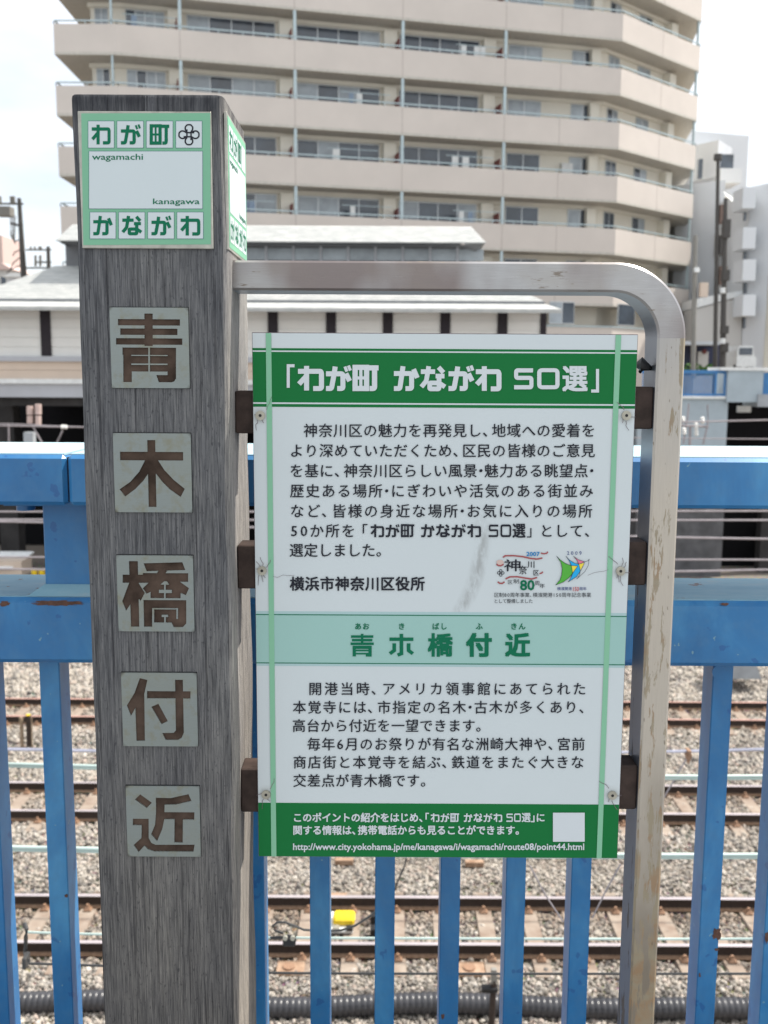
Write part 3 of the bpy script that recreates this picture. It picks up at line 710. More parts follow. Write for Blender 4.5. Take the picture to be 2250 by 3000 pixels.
b = MB(); b.prismz([(P(1990, 700, Y2).x, Y2 + 1), (P(2102, 700, Y2).x, Y2 - 1), (P(2102, 700, Y2).x, Y2 + 10), (P(1990, 700, Y2).x, Y2 + 10)], BED, P(2060, 536, Y2).z); b.build('wall', M['whitewall'], mb_)
b = MB(); b.prismz([(P(2102, 700, Y2).x + .01, Y2), (P(2240, 700, Y2).x, Y2 - 2), (P(2240, 700, Y2).x, Y2 + 8), (P(2102, 700, Y2).x + .01, Y2 + 8)], BED, P(2150, 575, Y2).z); b.build('wall', M['cream'], mb_)
for i, (ya, yb) in enumerate(((640, 680), (745, 790), (838, 880))):
    s_ = MB(); a = P(2106, ya + 40, 64); c = P(2180, ya - 22, 64); s_.add([(a.x, 63.8, a.z), (c.x, 63.2, c.z), (c.x, 63.2, c.z - 1.4), (a.x, 63.8, a.z - 1.4), (a.x, 64.8, a.z), (c.x, 64.2, c.z), (c.x, 64.2, c.z - 1.4), (a.x, 64.8, a.z - 1.4)],
           [(0, 1, 2, 3), (4, 7, 6, 5), (0, 4, 5, 1), (3, 2, 6, 7), (0, 3, 7, 4), (1, 5, 6, 2)]); s_.build('stair_flight', M['warmgrey'], mb_)
s_ = MB(); a = P(2115, 552, 63); c = P(2190, 592, 61); s_.add([(a.x, 63, a.z), (c.x, 61.5, c.z), (c.x - .7, 61, c.z - .1), (a.x + .6, 62.3, a.z - .8), (a.x, 63, a.z - .1), (c.x, 61.5, c.z - .1), (c.x - .7, 61, c.z - .2), (a.x + .6, 62.3, a.z - .9)], [(0, 1, 2, 3), (7, 6, 5, 4), (0, 4, 5, 1), (1, 5, 6, 2), (2, 6, 7, 3), (3, 7, 4, 0)]); s_.build('canopy', M['fascia'], mb_)
b = MB(); a = P(2040, 905, 60); c = P(2175, 868, 60); b.prism([(a.x, P(2040, 1010, 60).z - 6), (c.x + .25, P(2040, 1010, 60).z - 6), (c.x, c.z), (a.x, a.z)], 60, 62.5); b.build('lower_wall', M['warmgrey'], mb_)
b = MB(); b.prism([(a.x, a.z + .05), (c.x, c.z + .05), (c.x, c.z + .35), (a.x, a.z + .6)], 59.9, 63); b.build('lean_roof', M['fascia'], mb_)
Y3 = 60
rb = thing('balcony_block', (P(2230, 800, Y3).x, Y3 + 4, BED), 'white apartment block with stacked small balconies at the right edge', 'building')
x0 = P(2184, 800, Y3).x; x1 = P(2222, 800, Y3).x
b = MB(); b.prismz([(x0, Y3), (x1, Y3 - 1.5), (x1 + .01, Y3 + 12), (x0, Y3 + 12)], BED, P(2200, 548, Y3).z); b.build('wall', M['whitewall'], rb)
b = MB(); b.prismz([(x1 + .02, Y3 - 1.5), (x1 + 3.5, Y3 + 14), (x1 + .02, Y3 + 12)], BED, P(2232, 548, Y3).z); b.build('side_wall', M['whitewall'], rb)
for ya in (610, 728, 822, 925):
    b = MB(); pbox(b, 2178, 2216, ya - 62, ya, Y3 - 1.6, 1.7); b.build('balcony_parapet', M['whitewall'], rb)
    w = MB(); pbox(w, 2180, 2188, ya + 3, ya + 36, Y3 - .2, .15); w.build('window', M['glassd'], rb)
for i in range(5):
    ya = 628 + i * 93
    for q in (0,):
        w = MB(); p = P(2233, ya, 60); w.add([(x1 + .55, 60.5, p.z), (x1 + 1.35, 64, p.z), (x1 + 1.35, 64, p.z - 1.5), (x1 + .55, 60.5, p.z - 1.5), (x1 + .6, 60.4, p.z), (x1 + 1.4, 63.9, p.z), (x1 + 1.4, 63.9, p.z - 1.5), (x1 + .6, 60.4, p.z - 1.5)], [(0, 1, 2, 3), (4, 7, 6, 5), (0, 4, 5, 1), (3, 2, 6, 7), (0, 3, 7, 4), (1, 5, 6, 2)]); w.build('window', M['glassd'], rb)
# street level clutter behind the far railing
M['navy'] = plain('navy_awning', (.03, .035, .07), .7, 0, .5, 1); M['green_leaf'] = plain('clipped_leaves', (.05, .13, .02), .8, 0, .7, 9)
shop = thing('shop_front', (P(2050, 1050, 52).x, 52, BED), 'dark street level shop front with pale canopy edge behind the far blue railing', 'shop')
b = MB(); pbox(b, 1990, 2110, 1008, 1100, 52, 2); b.build('front_wall', M['navy'], shop)
b = MB(); pbox(b, 1995, 2108, 1000, 1010, 51, 1); b.build('canopy', M['palegrey'], shop)
b = MB(); pbox(b, 2028, 2040, 1012, 1085, 51.8, .15); b.build('door_post', M['tanband'], shop)
b = MB(); pbox(b, 2046, 2076, 1030, 1085, 51.8, .15); b.build('door', M['warmgrey'], shop)
b = MB(); pbox(b, 2060, 2070, 1024, 1036, 51.7, .1); b.build('sign_plate', M['maroon'], shop)
hd = MB()
for k in range(70):
    p = P(random.uniform(1996, 2090), random.uniform(1068, 1092), 50 + random.random()); s_ = random.uniform(.08, .2)
    hd.add([p + Vector((random.uniform(-s_, s_), random.uniform(-s_, s_), random.uniform(-s_, s_))) for _ in range(4)], [(0, 1, 2), (0, 2, 3), (1, 3, 2), (0, 3, 1)])
tag(hd.build('hedge', M['green_leaf']), 'low green hedge peeping over the far blue railing', 'hedge')
van = thing('parked_van', (P(2170, 1060, 48).x, 49, P(2170, 1085, 48).z), 'small white van parked beside the balcony block, seen over the far bridge', 'van')
b = MB(); zz0 = P(2170, 1084, 48).z; xv = P(2158, 1060, 48).x; b.prism([(xv, zz0 + .15), (xv + .95, zz0 + .15), (xv + .95, zz0 + .55), (xv + .82, zz0 + .7), (xv + .74, zz0 + 1.15), (xv + .08, zz0 + 1.15), (xv, zz0 + .9)], 48, 49.5); b.build('body', M['fascia'], van)
b = MB(); b.box(xv + .1, xv + .72, 47.97, 47.995, zz0 + .72, zz0 + 1.05); b.build('windscreen', M['glassd'], van)
for q in (.12, .72):
    b = MB(); b.tube([(xv + q, 48.1, zz0 + .16), (xv + q, 48.35, zz0 + .16)], .16, 10); b.build('wheel', M['black'], van)
red = MB(); pbox(red, 2246, 2330, 890, 1100, 70, 6); tag(red.build('red_brick_building', M['maroon']), 'sliver of a dark red building cut off by the right picture edge', 'building')
M['pole'] = plain('dark_pole', (.07, .065, .06), .7); M['brownbits'] = plain('brown_bits', (.16, .11, .09), .7); M['poleg'] = plain('grey_pole', (.22, .21, .19), .8)
def pole(px0, py0, px1, py1, Y, r0, r1, m, label, extra=None):
    a = P(px0, py0, Y); b_ = P(px1, py1, Y); t = thing('utility_pole', (b_.x, Y, b_.z), label, 'pole', 'utility poles'); t2 = MB(); t2.tube([b_, a], [r1, r0], 10); t2.build('pole', m, t, True)
    return t
t = pole(2104, 458, 2092, 1250, 50, .085, .12, M['pole'], 'tall thin dark pole with a lamp cap, left one of the close pair at right')
b = MB(); p = P(2103, 462, 50); b.tube([(p.x, 50, p.z - .12), (p.x, 50, p.z + .16)], .2, 12); b.build('lamp_cap', M['pole'], t)
for k, ya in enumerate((600, 690, 780)):
    b = MB(); p = P(2103, ya, 50); b.box(p.x + .1, p.x + .45, 49.9, 50.2, p.z - .9, p.z); b.build('ladder_bracket', M['pole'] if k % 2 else M['brownbits'], t)
t = pole(2126, 580, 2116, 1110, 48, .09, .16, M['pole'], 'dark pole with cable boxes, right one of the close pair')
for ya, hh in ((645, 50), (792, 30), (955, 22), (1005, 26)):
    b = MB(); p = P(2124 - (ya - 600) * .018, ya, 48); b.box(p.x - .1, p.x + .2, 47.7, 48.1, p.z - hh / 60, p.z); b.build('cable_box', M['pole'], t)
for ya in (850, 998):
    b = MB(); p = P(2115, ya, 47.8); b.tube([(p.x, 47.7, p.z - .15), (p.x, 47.7, p.z + .1)], .13, 8); b.build('insulator', M['fascia'], t)
t = pole(2037, 690, 2030, 1110, 44, .09, .11, M['poleg'], 'plain grey-brown pole standing against the apartment building corner')
b = MB(); p = P(2038, 792, 44); b.tube([(p.x, 43.85, p.z - .1), (p.x, 43.85, p.z + .1)], .12, 8); b.build('collar', M['fascia'], t)
b = MB(); p = P(2058, 850, 44); b.box(p.x - .16, p.x + .16, 43.7, 44, p.z - .3, p.z + .3); b.build('meter_box', M['tanband'], t)
# ---- left horizon: poles, wires, small houses
t = pole(56, 581, 75, 900, 70, .13, .25, M['pole'], 'leaning dark utility pole carrying a transformer at left')
YP = 70
b = MB(); b.tube([P(-30, 597, YP), P(68, 597, YP)], .07, 6); b.build('cross_arm', M['pole'], t)
b = MB(); b.tube([P(32, 654, YP), P(60, 662, YP)], .09, 6); b.build('cross_arm', M['pole'], t)
b = MB(); pbox(b, -12, 28, 604, 631, YP, .9); b.build('transformer', M['poleg'], t)
for px in (2, 34, 42):
    b = MB(); b.tube([P(px, 600, YP), P(px - 2, 575, YP)], .09, 6); b.build('insulator', M['poleg'], t)
for k in range(5):
    b = MB(); b.tube([P(30 + 4 * k, 632, YP), P(31 + 3 * k, 690, YP), P(44, 712, YP)], .03, 4); b.build('drop_cable', M['poleg'], t)
for k, (xa, ya, xb, yb) in enumerate(((62, 730, 38, 750), (64, 750, 30, 790), (66, 775, 20, 800), (60, 700, 45, 715))):
    b = MB(); b.tube([P(xa, ya, YP), P((xa + xb) / 2 - 8, (ya + yb) / 2, YP), P(xb, yb, YP)], .04, 4); b.build('drop_cable', M['pole'], t)
t = pole(141, 722, 146, 900, 80, .13, .2, M['pole'], 'farther short pole with two cross arms, right of the leaning pole')
for ya in (732, 768, 785):
    b = MB(); b.tube([P(76 if ya != 768 else 105, ya, 80), P(150, ya, 80)], .07, 6); b.build('cross_arm', M['pole'], t)
for px in (90, 102, 115, 120):
    b = MB(); b.tube([P(px, 732, 80), P(px, 722, 80)], .08, 6); b.build('insulator', M['poleg'], t)
for px in (104, 118):
    b = MB(); b.tube([P(px, 748, 80), P(px, 780, 80)], .1, 6); b.build('fuse_switch', M['poleg'], t)
M['pinkwall'] = plain('pinkish_wall', (.55, .42, .38), .8); M['roofgrey'] = plain('grey_roof', (.3, .29, .3), .8)
def house(x0, x1, ytop, yroof, Y, wall, roofm, label):
    t = thing('small_house', (P((x0 + x1) / 2, ytop, Y).x, Y + 3, BED), label, 'house', 'small houses on the left horizon')
    a = P(x0, ytop, Y); c = P(x1, ytop, Y); b = MB(); b.box(a.x, c.x, Y, Y + 7, BED, a.z); b.build('wall', wall, t)
    zr = P(x0, yroof, Y).z; b = MB(); m_ = (a.x + c.x) / 2; b.prism([(a.x - .4, a.z), (c.x + .4, a.z), (m_ + (c.x - a.x) * .2, zr), (m_ - (c.x - a.x) * .2, zr)], Y - .4, Y + 7.4); b.build('roof', roofm, t)
    for k in range(2):
        xq = a.x + (c.x - a.x) * (.2 + .4 * k); b = MB(); b.box(xq, xq + (c.x - a.x) * .2, Y - .05, Y - .002, a.z - 1.9, a.z - .8); b.build('window', M['glassd'], t)
house(-40, 30, 790, 770, 120, M['warmgrey'], M['pinkwall'], 'grey house with flat pinkish roof at the left picture edge')
house(20, 82, 812, 800, 110, M['palegrey'], M['fascia'], 'pale house with white roof beneath the leaning pole')
house(60, 140, 845, 826, 130, M['cream'], M['roofgrey'], 'low cream house mostly hidden behind the station roof')
b = MB(); pbox(b, -60, 5, 690, 900, 160, 8); tag(b.build('tower_block', M['pinkwall']), 'faint pink tower block at the far left edge', 'building')

# ================================================================== TRACKS
def rustmat(name, lo, hi, rough=.75, sc=20):
    n = NT(name); pos = n.geo().outputs['Position']; f = n.noise(pos, sc, 5, .7); n.bump(f, .3, .002)
    return n.set(n.ramp(f, [(.3, lo), (.7, hi)]), rough)
M['rail'] = rustmat('rusty_rail', (.022, .014, .011), (.045, .028, .02)); M['railtop1'] = plain('worn_rail_head', (.46, .41, .42), .45, .35, .12, 8, 0, (.1, 1, 1)); M['railtop2'] = plain('rusted_rail_head', (.42, .25, .21), .6, .1, .15, 8, 0, (.1, 1, 1))
M['railfoot'] = rustmat('rail_foot_rust', (.16, .09, .05), (.30, .19, .12))
M['clip'] = rustmat('rusty_clip', (.17, .09, .05), (.36, .22, .14), .7, 60)
def m_sleeper():
    n = NT('dusty_sleeper_concrete'); pos = n.geo().outputs['Position']; f = n.noise(pos, 4, 5, .6); g_ = n.noise(pos, 70, 3)
    c = n.mix(n.ramp(f, [(.35, 0), (.65, 1)]), (.22, .155, .115), (.34, .28, .225)); c = n.mix(n.math('MULTIPLY', g_, .4), c, (.2, .17, .14)); n.bump(g_, .3, .003)
    return n.set(c, .9)
M['sleeper'] = m_sleeper()
def rail_mesh(x0, x1, top):
    h = .16
    m = MB(); prof = [(-.063, 0), (-.063, .011), (-.012, .028), (-.008, .045), (-.008, .118), (-.03, .131), (-.0325, .157), (.0325, .157), (.03, .131), (.008, .118), (.008, .045), (.012, .028), (.063, .011), (.063, 0)]
    n = len(prof); vs = [(x0, y, z) for y, z in prof] + [(x1, y, z) for y, z in prof]
    fs = [(i, n + i, n + (i + 1) % n, (i + 1) % n) for i in range(n)] + [tuple(range(n - 1, -1, -1)), tuple(range(n, 2 * n))]
    mi = [2, 2, 0, 0, 0, 0, 1 if False else 0, 0, 0, 0, 0, 2, 2, 2, 0, 0]
    m.v = vs; m.f = fs; m.m = mi
    m.box(x0, x1, -.033, .033, .157, .1605, 1)
    return m
RZ0 = RAILZ - .1605
sl_m = MB(); sl_m.v = []
def sleeper_bm():
    m = MB(); w, t = .125, .095
    for (ya, yb, h0, h1) in ((-1.0, -.36, 0, -.0), (-.36, .36, -.0, -.0), (.36, 1.0, 0, 0)):
        m.add([(-w - .02, ya, -.17), (w + .02, ya, -.17), (w + .02, yb, -.17), (-w - .02, yb, -.17), (-w + .02, ya, h0), (w - .02, ya, h0), (w - .02, yb, h1), (-w + .02, yb, h1)],
              [(0, 3, 2, 1), (4, 5, 6, 7), (0, 1, 5, 4), (1, 2, 6, 5), (2, 3, 7, 6), (3, 0, 4, 7)])
    return m
def mesh_of(mb, name, mats):
    o = mb.build(name, mats, None, loc=(0, 0, 0)); me = o.data; bpy.data.objects.remove(o); return me
sleeper_me = mesh_of(sleeper_bm(), 'sleeper', M['sleeper'])
def clip_bm():
    m = MB(); m.bbox(-.055, .055, -.05, .05, 0, .022, .006)                     # base plate shoulder
    m.add([(-.03, -.045, .022), (.03, -.045, .022), (.03, .045, .022), (-.03, .045, .022), (-.026, -.02, .062), (.026, -.02, .062), (.026, .05, .042), (-.026, .05, .042)],
          [(0, 3, 2, 1), (4, 5, 6, 7), (0, 1, 5, 4), (1, 2, 6, 5), (2, 3, 7, 6), (3, 0, 4, 7)])
    m.tube([(0, -.005, .05), (0, -.005, .085)], .022, 6); return m
clip_me = mesh_of(clip_bm(), 'rail_clip', M['clip'])
TR = [('railway_track', 2631, 2759, 'nearest railway track, worn grey rail heads on pale sleepers', 8.5, 'railtop1', 131),
      ('railway_track', 2297, 2379, 'middle railway track of the three behind the blue bars', 10.0, 'railtop1', 60),
      ('railway_track', 2051, 2104, 'farthest visible railway track with reddish rusty rail heads', 12.0, 'railtop2', 95)]
TY = []
for nm, pa, pb, lab, hx, top, phase in TR:
    ya, yb = gY(pb, RAILZ), gY(pa, RAILZ); ym = (ya + yb) / 2; gg = .565; ya, yb = ym - gg, ym + gg; TY.append(ym)
    t = thing(nm, (0, ym, BED), lab, 'railway track', 'railway tracks below the bridge')
    rm = mesh_of(rail_mesh(-30, 30, top), 'rail', [M['rail'], M[top], M['railfoot']])
    for y in (ya, yb): inst('rail', rm, t, (0, y, RZ0))
    n = int(hx * 2 / .6); x00 = phase / 100 * .6
    for k in range(-n // 2, n // 2 + 1):
        x = x00 + k * .6 + random.uniform(-.03, .03)
        s_ = inst('sleeper', sleeper_me, t, (x, ym, RZ0 - .004))
        for y in (ya, yb):
            for sg in (-1, 1):
                if sg > 0 : continue
                c = bpy.data.objects.new('rail_clip', clip_me); COL.objects.link(c); c.parent = s_
                c.location = (random.uniform(-.01, .01), y - ym + sg * .098, .003)
    # clips on the far side of each rail are hidden by the rail; one joined strip of them
# ---- ballast stones
def ballast_h(x, y):
    h = RZ0 - .035
    for ym in TY:
        pass
    yy = np.asarray(y); dist = np.min([np.abs(yy - q) for q in TY], axis=0)
    out = np.clip((dist - .9) / .5, 0, 1)
    r = h - .0 * out + .035 * np.sin(yy * 2.1 + np.asarray(x) * .15) * out + .03 * out
    side = np.clip((dist - 1.4) / .5, 0, 1)
    return r - .05 * side
def icos():
    t = (1 + 5 ** .5) / 2
    v = np.array([(-1, t, 0), (1, t, 0), (-1, -t, 0), (1, -t, 0), (0, -1, t), (0, 1, t), (0, -1, -t), (0, 1, -t), (t, 0, -1), (t, 0, 1), (-t, 0, -1), (-t, 0, 1)], float); v /= np.linalg.norm(v[0])
    f = np.array([(0, 11, 5), (0, 5, 1), (0, 1, 7), (0, 7, 10), (0, 10, 11), (1, 5, 9), (5, 11, 4), (11, 10, 2), (10, 7, 6), (7, 1, 8), (3, 9, 4), (3, 4, 2), (3, 2, 6), (3, 6, 8), (3, 8, 9), (4, 9, 5), (2, 4, 11), (6, 2, 10), (8, 6, 7), (9, 8, 1)]); return v, f
iv, ifc = icos()
def stones(y0, y1, dens, size, base_v, base_f, mar=1.0):
    n = int((y1 - y0) * dens * 2 * (.4 * (y0 + y1) / 2 + mar) * 1.0)
    yy = rng.uniform(y0, y1, n); xx = rng.uniform(-1, 1, n) * (.42 * yy + mar)
    keep = np.ones(n, bool); tint = np.zeros(n)
    for ym, (nm, pa, pb, lab, hx, top, phase) in zip(TY, TR):
        inr = np.abs(yy - ym) < .93
        k = np.round((xx - phase / 100 * .6) / .6); off = np.abs(xx - phase / 100 * .6 - k * .6)
        on = inr & (off < .12) & (np.abs(xx) < hx)
        keep &= ~(on & (rng.random(n) < np.where(np.abs(yy - ym) < .86, .96, .6)))
        keep &= ~(np.abs(np.abs(yy - ym) - .565) < .075)
        tint = np.maximum(tint, np.clip(1 - (np.abs(np.abs(yy - ym) - .4)) / .45, 0, 1))
    yy, xx, tint = yy[keep], xx[keep], tint[keep]; n = len(yy)
    s = size * np.exp(rng.normal(0, .36, n)); s = np.clip(s, size * .45, size * 2.1)
    V = base_v[None] * (1 + rng.uniform(-.26, .26, (n, len(base_v), 1))) * np.stack([rng.uniform(.75, 1.3, n), rng.uniform(.7, 1.1, n), rng.uniform(.5, .85, n)], 1)[:, None, :]
    q = rng.normal(size=(n, 4)); q /= np.linalg.norm(q, axis=1)[:, None]; w, a, b, c = q.T
    Rm = np.stack([1 - 2 * (b * b + c * c), 2 * (a * b - w * c), 2 * (a * c + w * b), 2 * (a * b + w * c), 1 - 2 * (a * a + c * c), 2 * (b * c - w * a), 2 * (a * c - w * b), 2 * (b * c + w * a), 1 - 2 * (a * a + b * b)], 1).reshape(n, 3, 3)
    V = np.einsum('nij,nkj->nki', Rm, V) * s[:, None, None]
    z = ballast_h(xx, yy) + rng.uniform(-.016, .02, n)
    V += np.stack([xx, yy, z], 1)[:, None, :]
    F = base_f[None] + (np.arange(n) * len(base_v))[:, None, None]
    return V.reshape(-1, 3), F.reshape(-1, 3), np.repeat(tint, len(base_v)), np.repeat(rng.random(n), len(base_v))
ov_ = np.array([(1, 0, 0), (-1, 0, 0), (0, 1, 0), (0, -1, 0), (0, 0, 1), (0, 0, -1), ], float) * 1.15
of_ = np.array([(0, 2, 4), (2, 1, 4), (1, 3, 4), (3, 0, 4), (2, 0, 5), (1, 2, 5), (3, 1, 5), (0, 3, 5)])
parts = [stones(9.0, 14.6, 1150, .0225, iv, ifc), stones(14.6, 19.5, 700, .028, iv[:, :], ifc), stones(19.5, 27, 420, .038, ov_, of_)]
nv = 0; Vs = []; Fs = []; T1 = []; T2 = []
for V, F, a, b in parts: Vs.append(V); Fs.append(F + nv); T1.append(a); T2.append(b); nv += len(V)
V = np.concatenate(Vs); F = np.concatenate(Fs); T1 = np.concatenate(T1); T2 = np.concatenate(T2)
print('ballast tris', len(F))
me = bpy.data.meshes.new('ballast'); me.vertices.add(len(V)); me.vertices.foreach_set('co', V.astype(np.float32).ravel())
me.loops.add(len(F) * 3); me.loops.foreach_set('vertex_index', F.astype(np.int32).ravel()); me.polygons.add(len(F)); me.polygons.foreach_set('loop_start', np.arange(0, len(F) * 3, 3, dtype=np.int32))
try: me.polygons.foreach_set('loop_total', np.full(len(F), 3, np.int32))
except Exception: pass
at = me.color_attributes.new('stone', 'FLOAT_COLOR', 'POINT'); at.data.foreach_set('color', np.stack([T1, T2, T2 * 0, T2 * 0 + 1], 1).astype(np.float32).ravel())
me.update()
n = NT('ballast_stone'); an = n.t.nodes.new('ShaderNodeAttribute'); an.attribute_name = 'stone'; sp_ = n.t.nodes.new('ShaderNodeSeparateColor'); n.L(an.outputs['Color'], sp_.inputs[0])
c = n.ramp(sp_.outputs[1], [(0, (.07, .068, .066)), (.16, (.17, .16, .148)), (.34, (.32, .292, .255)), (.58, (.40, .36, .305)), (.82, (.46, .43, .39)), (.94, (.40, .31, .26)), (1, (.58, .55, .50))])
c = n.mix(n.math('MULTIPLY', sp_.outputs[0], .62), c, n.mix(1, c, (.56, .40, .28), 'MULTIPLY'))
pos = n.geo().outputs['Position']; c = n.mix(n.math('MULTIPLY', n.noise(pos, 120, 3), .35), c, (.3, .26, .22))
bigf = n.noise(pos, .9, 3); c = n.mix(1, c, n.ramp(bigf, [(.3, (.82, .8, .78)), (.7, (1.08, 1.08, 1.08))]), 'MULTIPLY')
M['stone'] = n.set(c, .9); me.materials.append(M['stone'])
o = bpy.data.objects.new('ballast', me); COL.objects.link(o); tag(o, 'pale crushed stone ballast around the railway tracks', 'ballast', kind='stuff')
# bed sheet under the stones, following the same profile
gx = np.linspace(-30, 30, 61); gy = np.linspace(7, 40, 133); b = MB()
X, Yg = np.meshgrid(gx, gy); Zg = ballast_h(X.ravel(), Yg.ravel()).reshape(X.shape) - .02
b.v = list(zip(X.ravel(), Yg.ravel(), Zg.ravel())); W = len(gx)
b.f = [(j * W + i, j * W + i + 1, (j + 1) * W + i + 1, (j + 1) * W + i) for j in range(len(gy) - 1) for i in range(W - 1)]; b.m = [0] * len(b.f)
def m_bedst():
    n = NT('fine_ballast_bed'); pos = n.geo().outputs['Position']
    vn = n.t.nodes.new('ShaderNodeTexVoronoi'); vn.inputs['Scale'].default_value = 17; n.L(pos, vn.inputs['Vector'])
    c = n.mix(.72, vn.outputs['Color'], (.30, .27, .23)); c = n.mix(1, c, (.5, .46, .42), 'MULTIPLY'); n.bump(vn.outputs['Distance'], 1, -.03); return n.set(c, .95)
tag(b.build('track_bed', m_bedst(), None, loc=(0, 20, BED)), kind='structure')

# ================================================================== LINESIDE THINGS
M['mintwire'] = plain('verdigris_wire', (.46, .56, .52), .45, .2, .15, 12, 0, (.2, 1, 1)); M['greywire'] = plain('grey_wire', (.30, .27, .28), .5, .3)
M['strand'] = plain('galvanised_strand', (.48, .48, .56), .4, .5); M['dkwire'] = plain('black_cable_sheath', (.045, .045, .045), .4)
def wire(pts, Y, r, m, label, name='overhead_wire', cat='wire', group='overhead wires crossing the picture', n=6, sub=14):
    P3 = []
    pp = [P(x, y, Y) for x, y in pts]; s0 = (pp[1] - pp[0]) / max(1e-6, (pts[1][0] - pts[0][0])); 
    # smooth curve through the surveyed points, carried on past the frame
    q = [Vector((a.x, a.y, a.z)) for a in pp]
    for i in range(len(q) - 1):
        p0 = q[max(i - 1, 0)]; p1 = q[i]; p2 = q[i + 1]; p3 = q[min(i + 2, len(q) - 1)]
        for k in range(sub):
            t = k / sub; P3.append(.5 * ((2 * p1) + (p2 - p0) * t + (2 * p0 - 5 * p1 + 4 * p2 - p3) * t * t + (3 * p1 - p0 - 3 * p2 + p3) * t ** 3))
    P3.append(q[-1]); m_ = MB(); m_.tube(P3, r, n); o = m_.build(name, m, None, True, loc=P3[0]); return tag(o, label, cat, group), P3
wire([(-700, 1240), (0, 1247), (230, 1251), (1125, 1262), (1990, 1237), (2900, 1215)], 20, .018, M['greywire'], 'grey wire just above the top blue rail, running past a white insulator')
wire([(-700, 1230), (0, 1241), (230, 1250), (1125, 1272), (1990, 1284), (2900, 1290)], 21, .012, M['greywire'], 'thin wire descending behind the post just above the top rail')
for y0, y1, Yw, r, lab in ((1499, 1497, 13.5, .014, 'uppermost wire in the gap between the two blue rails'), (1522, 1524, 12, .013, 'second wire from the top in the gap between the blue rails'),
                           (1528, 1579, 12.5, .015, 'wire sloping down to the right in the rail gap'), (1632, 1640, 12, .012, 'thin wire low in the gap between the blue rails')):
    wire([(-700, y0), (0, y0), (1125, (y0 + y1) / 2 + 1), (2250, y1), (2900, y1)], Yw, r, M['greywire'], lab)
wire([(-700, 1668), (0, 1667), (1125, 1684), (1990, 1674), (2250, 1669), (2900, 1660)], 14, .016, M['greywire'], 'lowest wire in the rail gap, almost touching the lower blue rail')
# twisted galvanised strand
base = [(-500, 2190), (30, 2195), (250, 2199), (1125, 2212), (1990, 2201), (2240, 2195), (2700, 2186)]
_, path = wire(base, 6.0, .004, M['strand'], 'x'); bpy.data.objects.remove(_)
sm = MB()
fine = []
for i in range(len(path) - 1):
    for k in range(5): fine.append(path[i].lerp(path[i + 1], k / 5))
fine.append(path[-1])
L_acc = [0]
for i in range(1, len(fine)): L_acc.append(L_acc[-1] + (fine[i] - fine[i - 1]).length)
for s_ in range(6):
    pts = [p + Vector((0, math.cos(l / .085 * 2 * math.pi + s_ * math.pi / 3), math.sin(l / .085 * 2 * math.pi + s_ * math.pi / 3))) * .0068 for p, l in zip(fine, L_acc)]
    sm.tube(pts, .0042, 5)
tag(sm.build('overhead_wire', M['strand'], None, True), 'twisted silver strand wire with a copper clamp at the right', 'wire', 'overhead wires crossing the picture')
def pair(ys, Y, r, lab):
    (y0, y1, y2) = ys
    _, pth = wire([(-500, y0 - 14), (60, y0), (900, y1), (1950, y2), (2700, y2 - 4)], Y, r, M['mintwire'], 'x'); bpy.data.objects.remove(_)
    m_ = MB()
    for dz in (-1, 1): m_.tube([p + Vector((0, -.004 * dz, dz * r * .98)) for p in pth], r, 10)
    tag(m_.build('overhead_wire', M['mintwire'], None, True), lab, 'wire', 'overhead wires crossing the picture')
pair((2242, 2262, 2277), 5.0, .0082, 'upper pale green double contact wire behind the bars')
pair((2486, 2500, 2508), 4.0, .0080, 'lower pale green double contact wire level with the sign bottom')
wire([(76, 2731), (290, 2737), (800, 2747), (1990, 2751), (2700, 2746)], 3.4, .0045, M['mintwire'], 'single pale green wire hooked to a dark bracket at the left')
wire([(86, 2823), (290, 2829), (800, 2850), (1990, 2853), (2700, 2850)], 3.2, .0042, M['dkwire'], 'lowest wire, dark and shiny, just above the corrugated pipe')
hk = MB(); hk.tube([P(72, 2706, 3.38), P(78, 2722, 3.36), P(76, 2745, 3.36), P(74, 2790, 3.36), P(80, 2815, 3.3)], .008, 8); hk.bbox(P(72, 2800, 3.3).x - .004, P(72, 2800, 3.3).x + .01, 3.28, 3.33, P(72, 2832, 3.3).z, P(72, 2800, 3.3).z)
tag(hk.build('wire_bracket', M['dkwire'], None, True), 'dark hooked bracket holding the two lowest wires at left', 'bracket')
cl_ = MB(); p = P(2016, 2200, 6); cl_.bbox(p.x - .012, p.x + .014, 5.97, 6.03, p.z - .03, p.z + .012, .004); cl_.add([(p.x - .018, 5.98, p.z - .02), (p.x + .022, 5.98, p.z - .02), (p.x + .002, 5.98, p.z - .085), (p.x - .018, 6.02, p.z - .02), (p.x + .022, 6.02, p.z - .02), (p.x + .002, 6.02, p.z - .085)], [(0, 1, 2), (3, 5, 4), (0, 3, 4, 1), (1, 4, 5, 2), (2, 5, 3, 0)])
tag(cl_.build('wire_clamp', M['clip']), 'rusty copper clamp on the twisted strand wire', 'clamp')
for pts, Yd, lab in (([(2010, 2225), (1985, 2268), (1940, 2345)], 5.9, 'dropper wire hanging from the copper clamp'), ([(1818, 2532), (1775, 2610), (1735, 2690)], 3.9, 'left-leaning thin dropper wire under the sign corner'),
                     ([(1552, 2536), (1600, 2625), (1650, 2700)], 3.9, 'right-leaning thin dropper wire below the sign')):
    m_ = MB(); m_.tube([P(a, b_, Yd) for a, b_ in pts], .0035 if Yd < 5 else .005, 5); tag(m_.build('dropper_wire', M['greywire']), lab, 'wire', 'thin dropper wires')
m_ = MB(); m_.tube([P(1192, 2500, 6), P(1186, 2535, 6), P(1170, 2570, 6), P(1156, 2608, 6)], .006, 6); tag(m_.build('hanging_cable', M['dkwire'], None, True), 'short black cable hanging below the sign middle', 'cable')
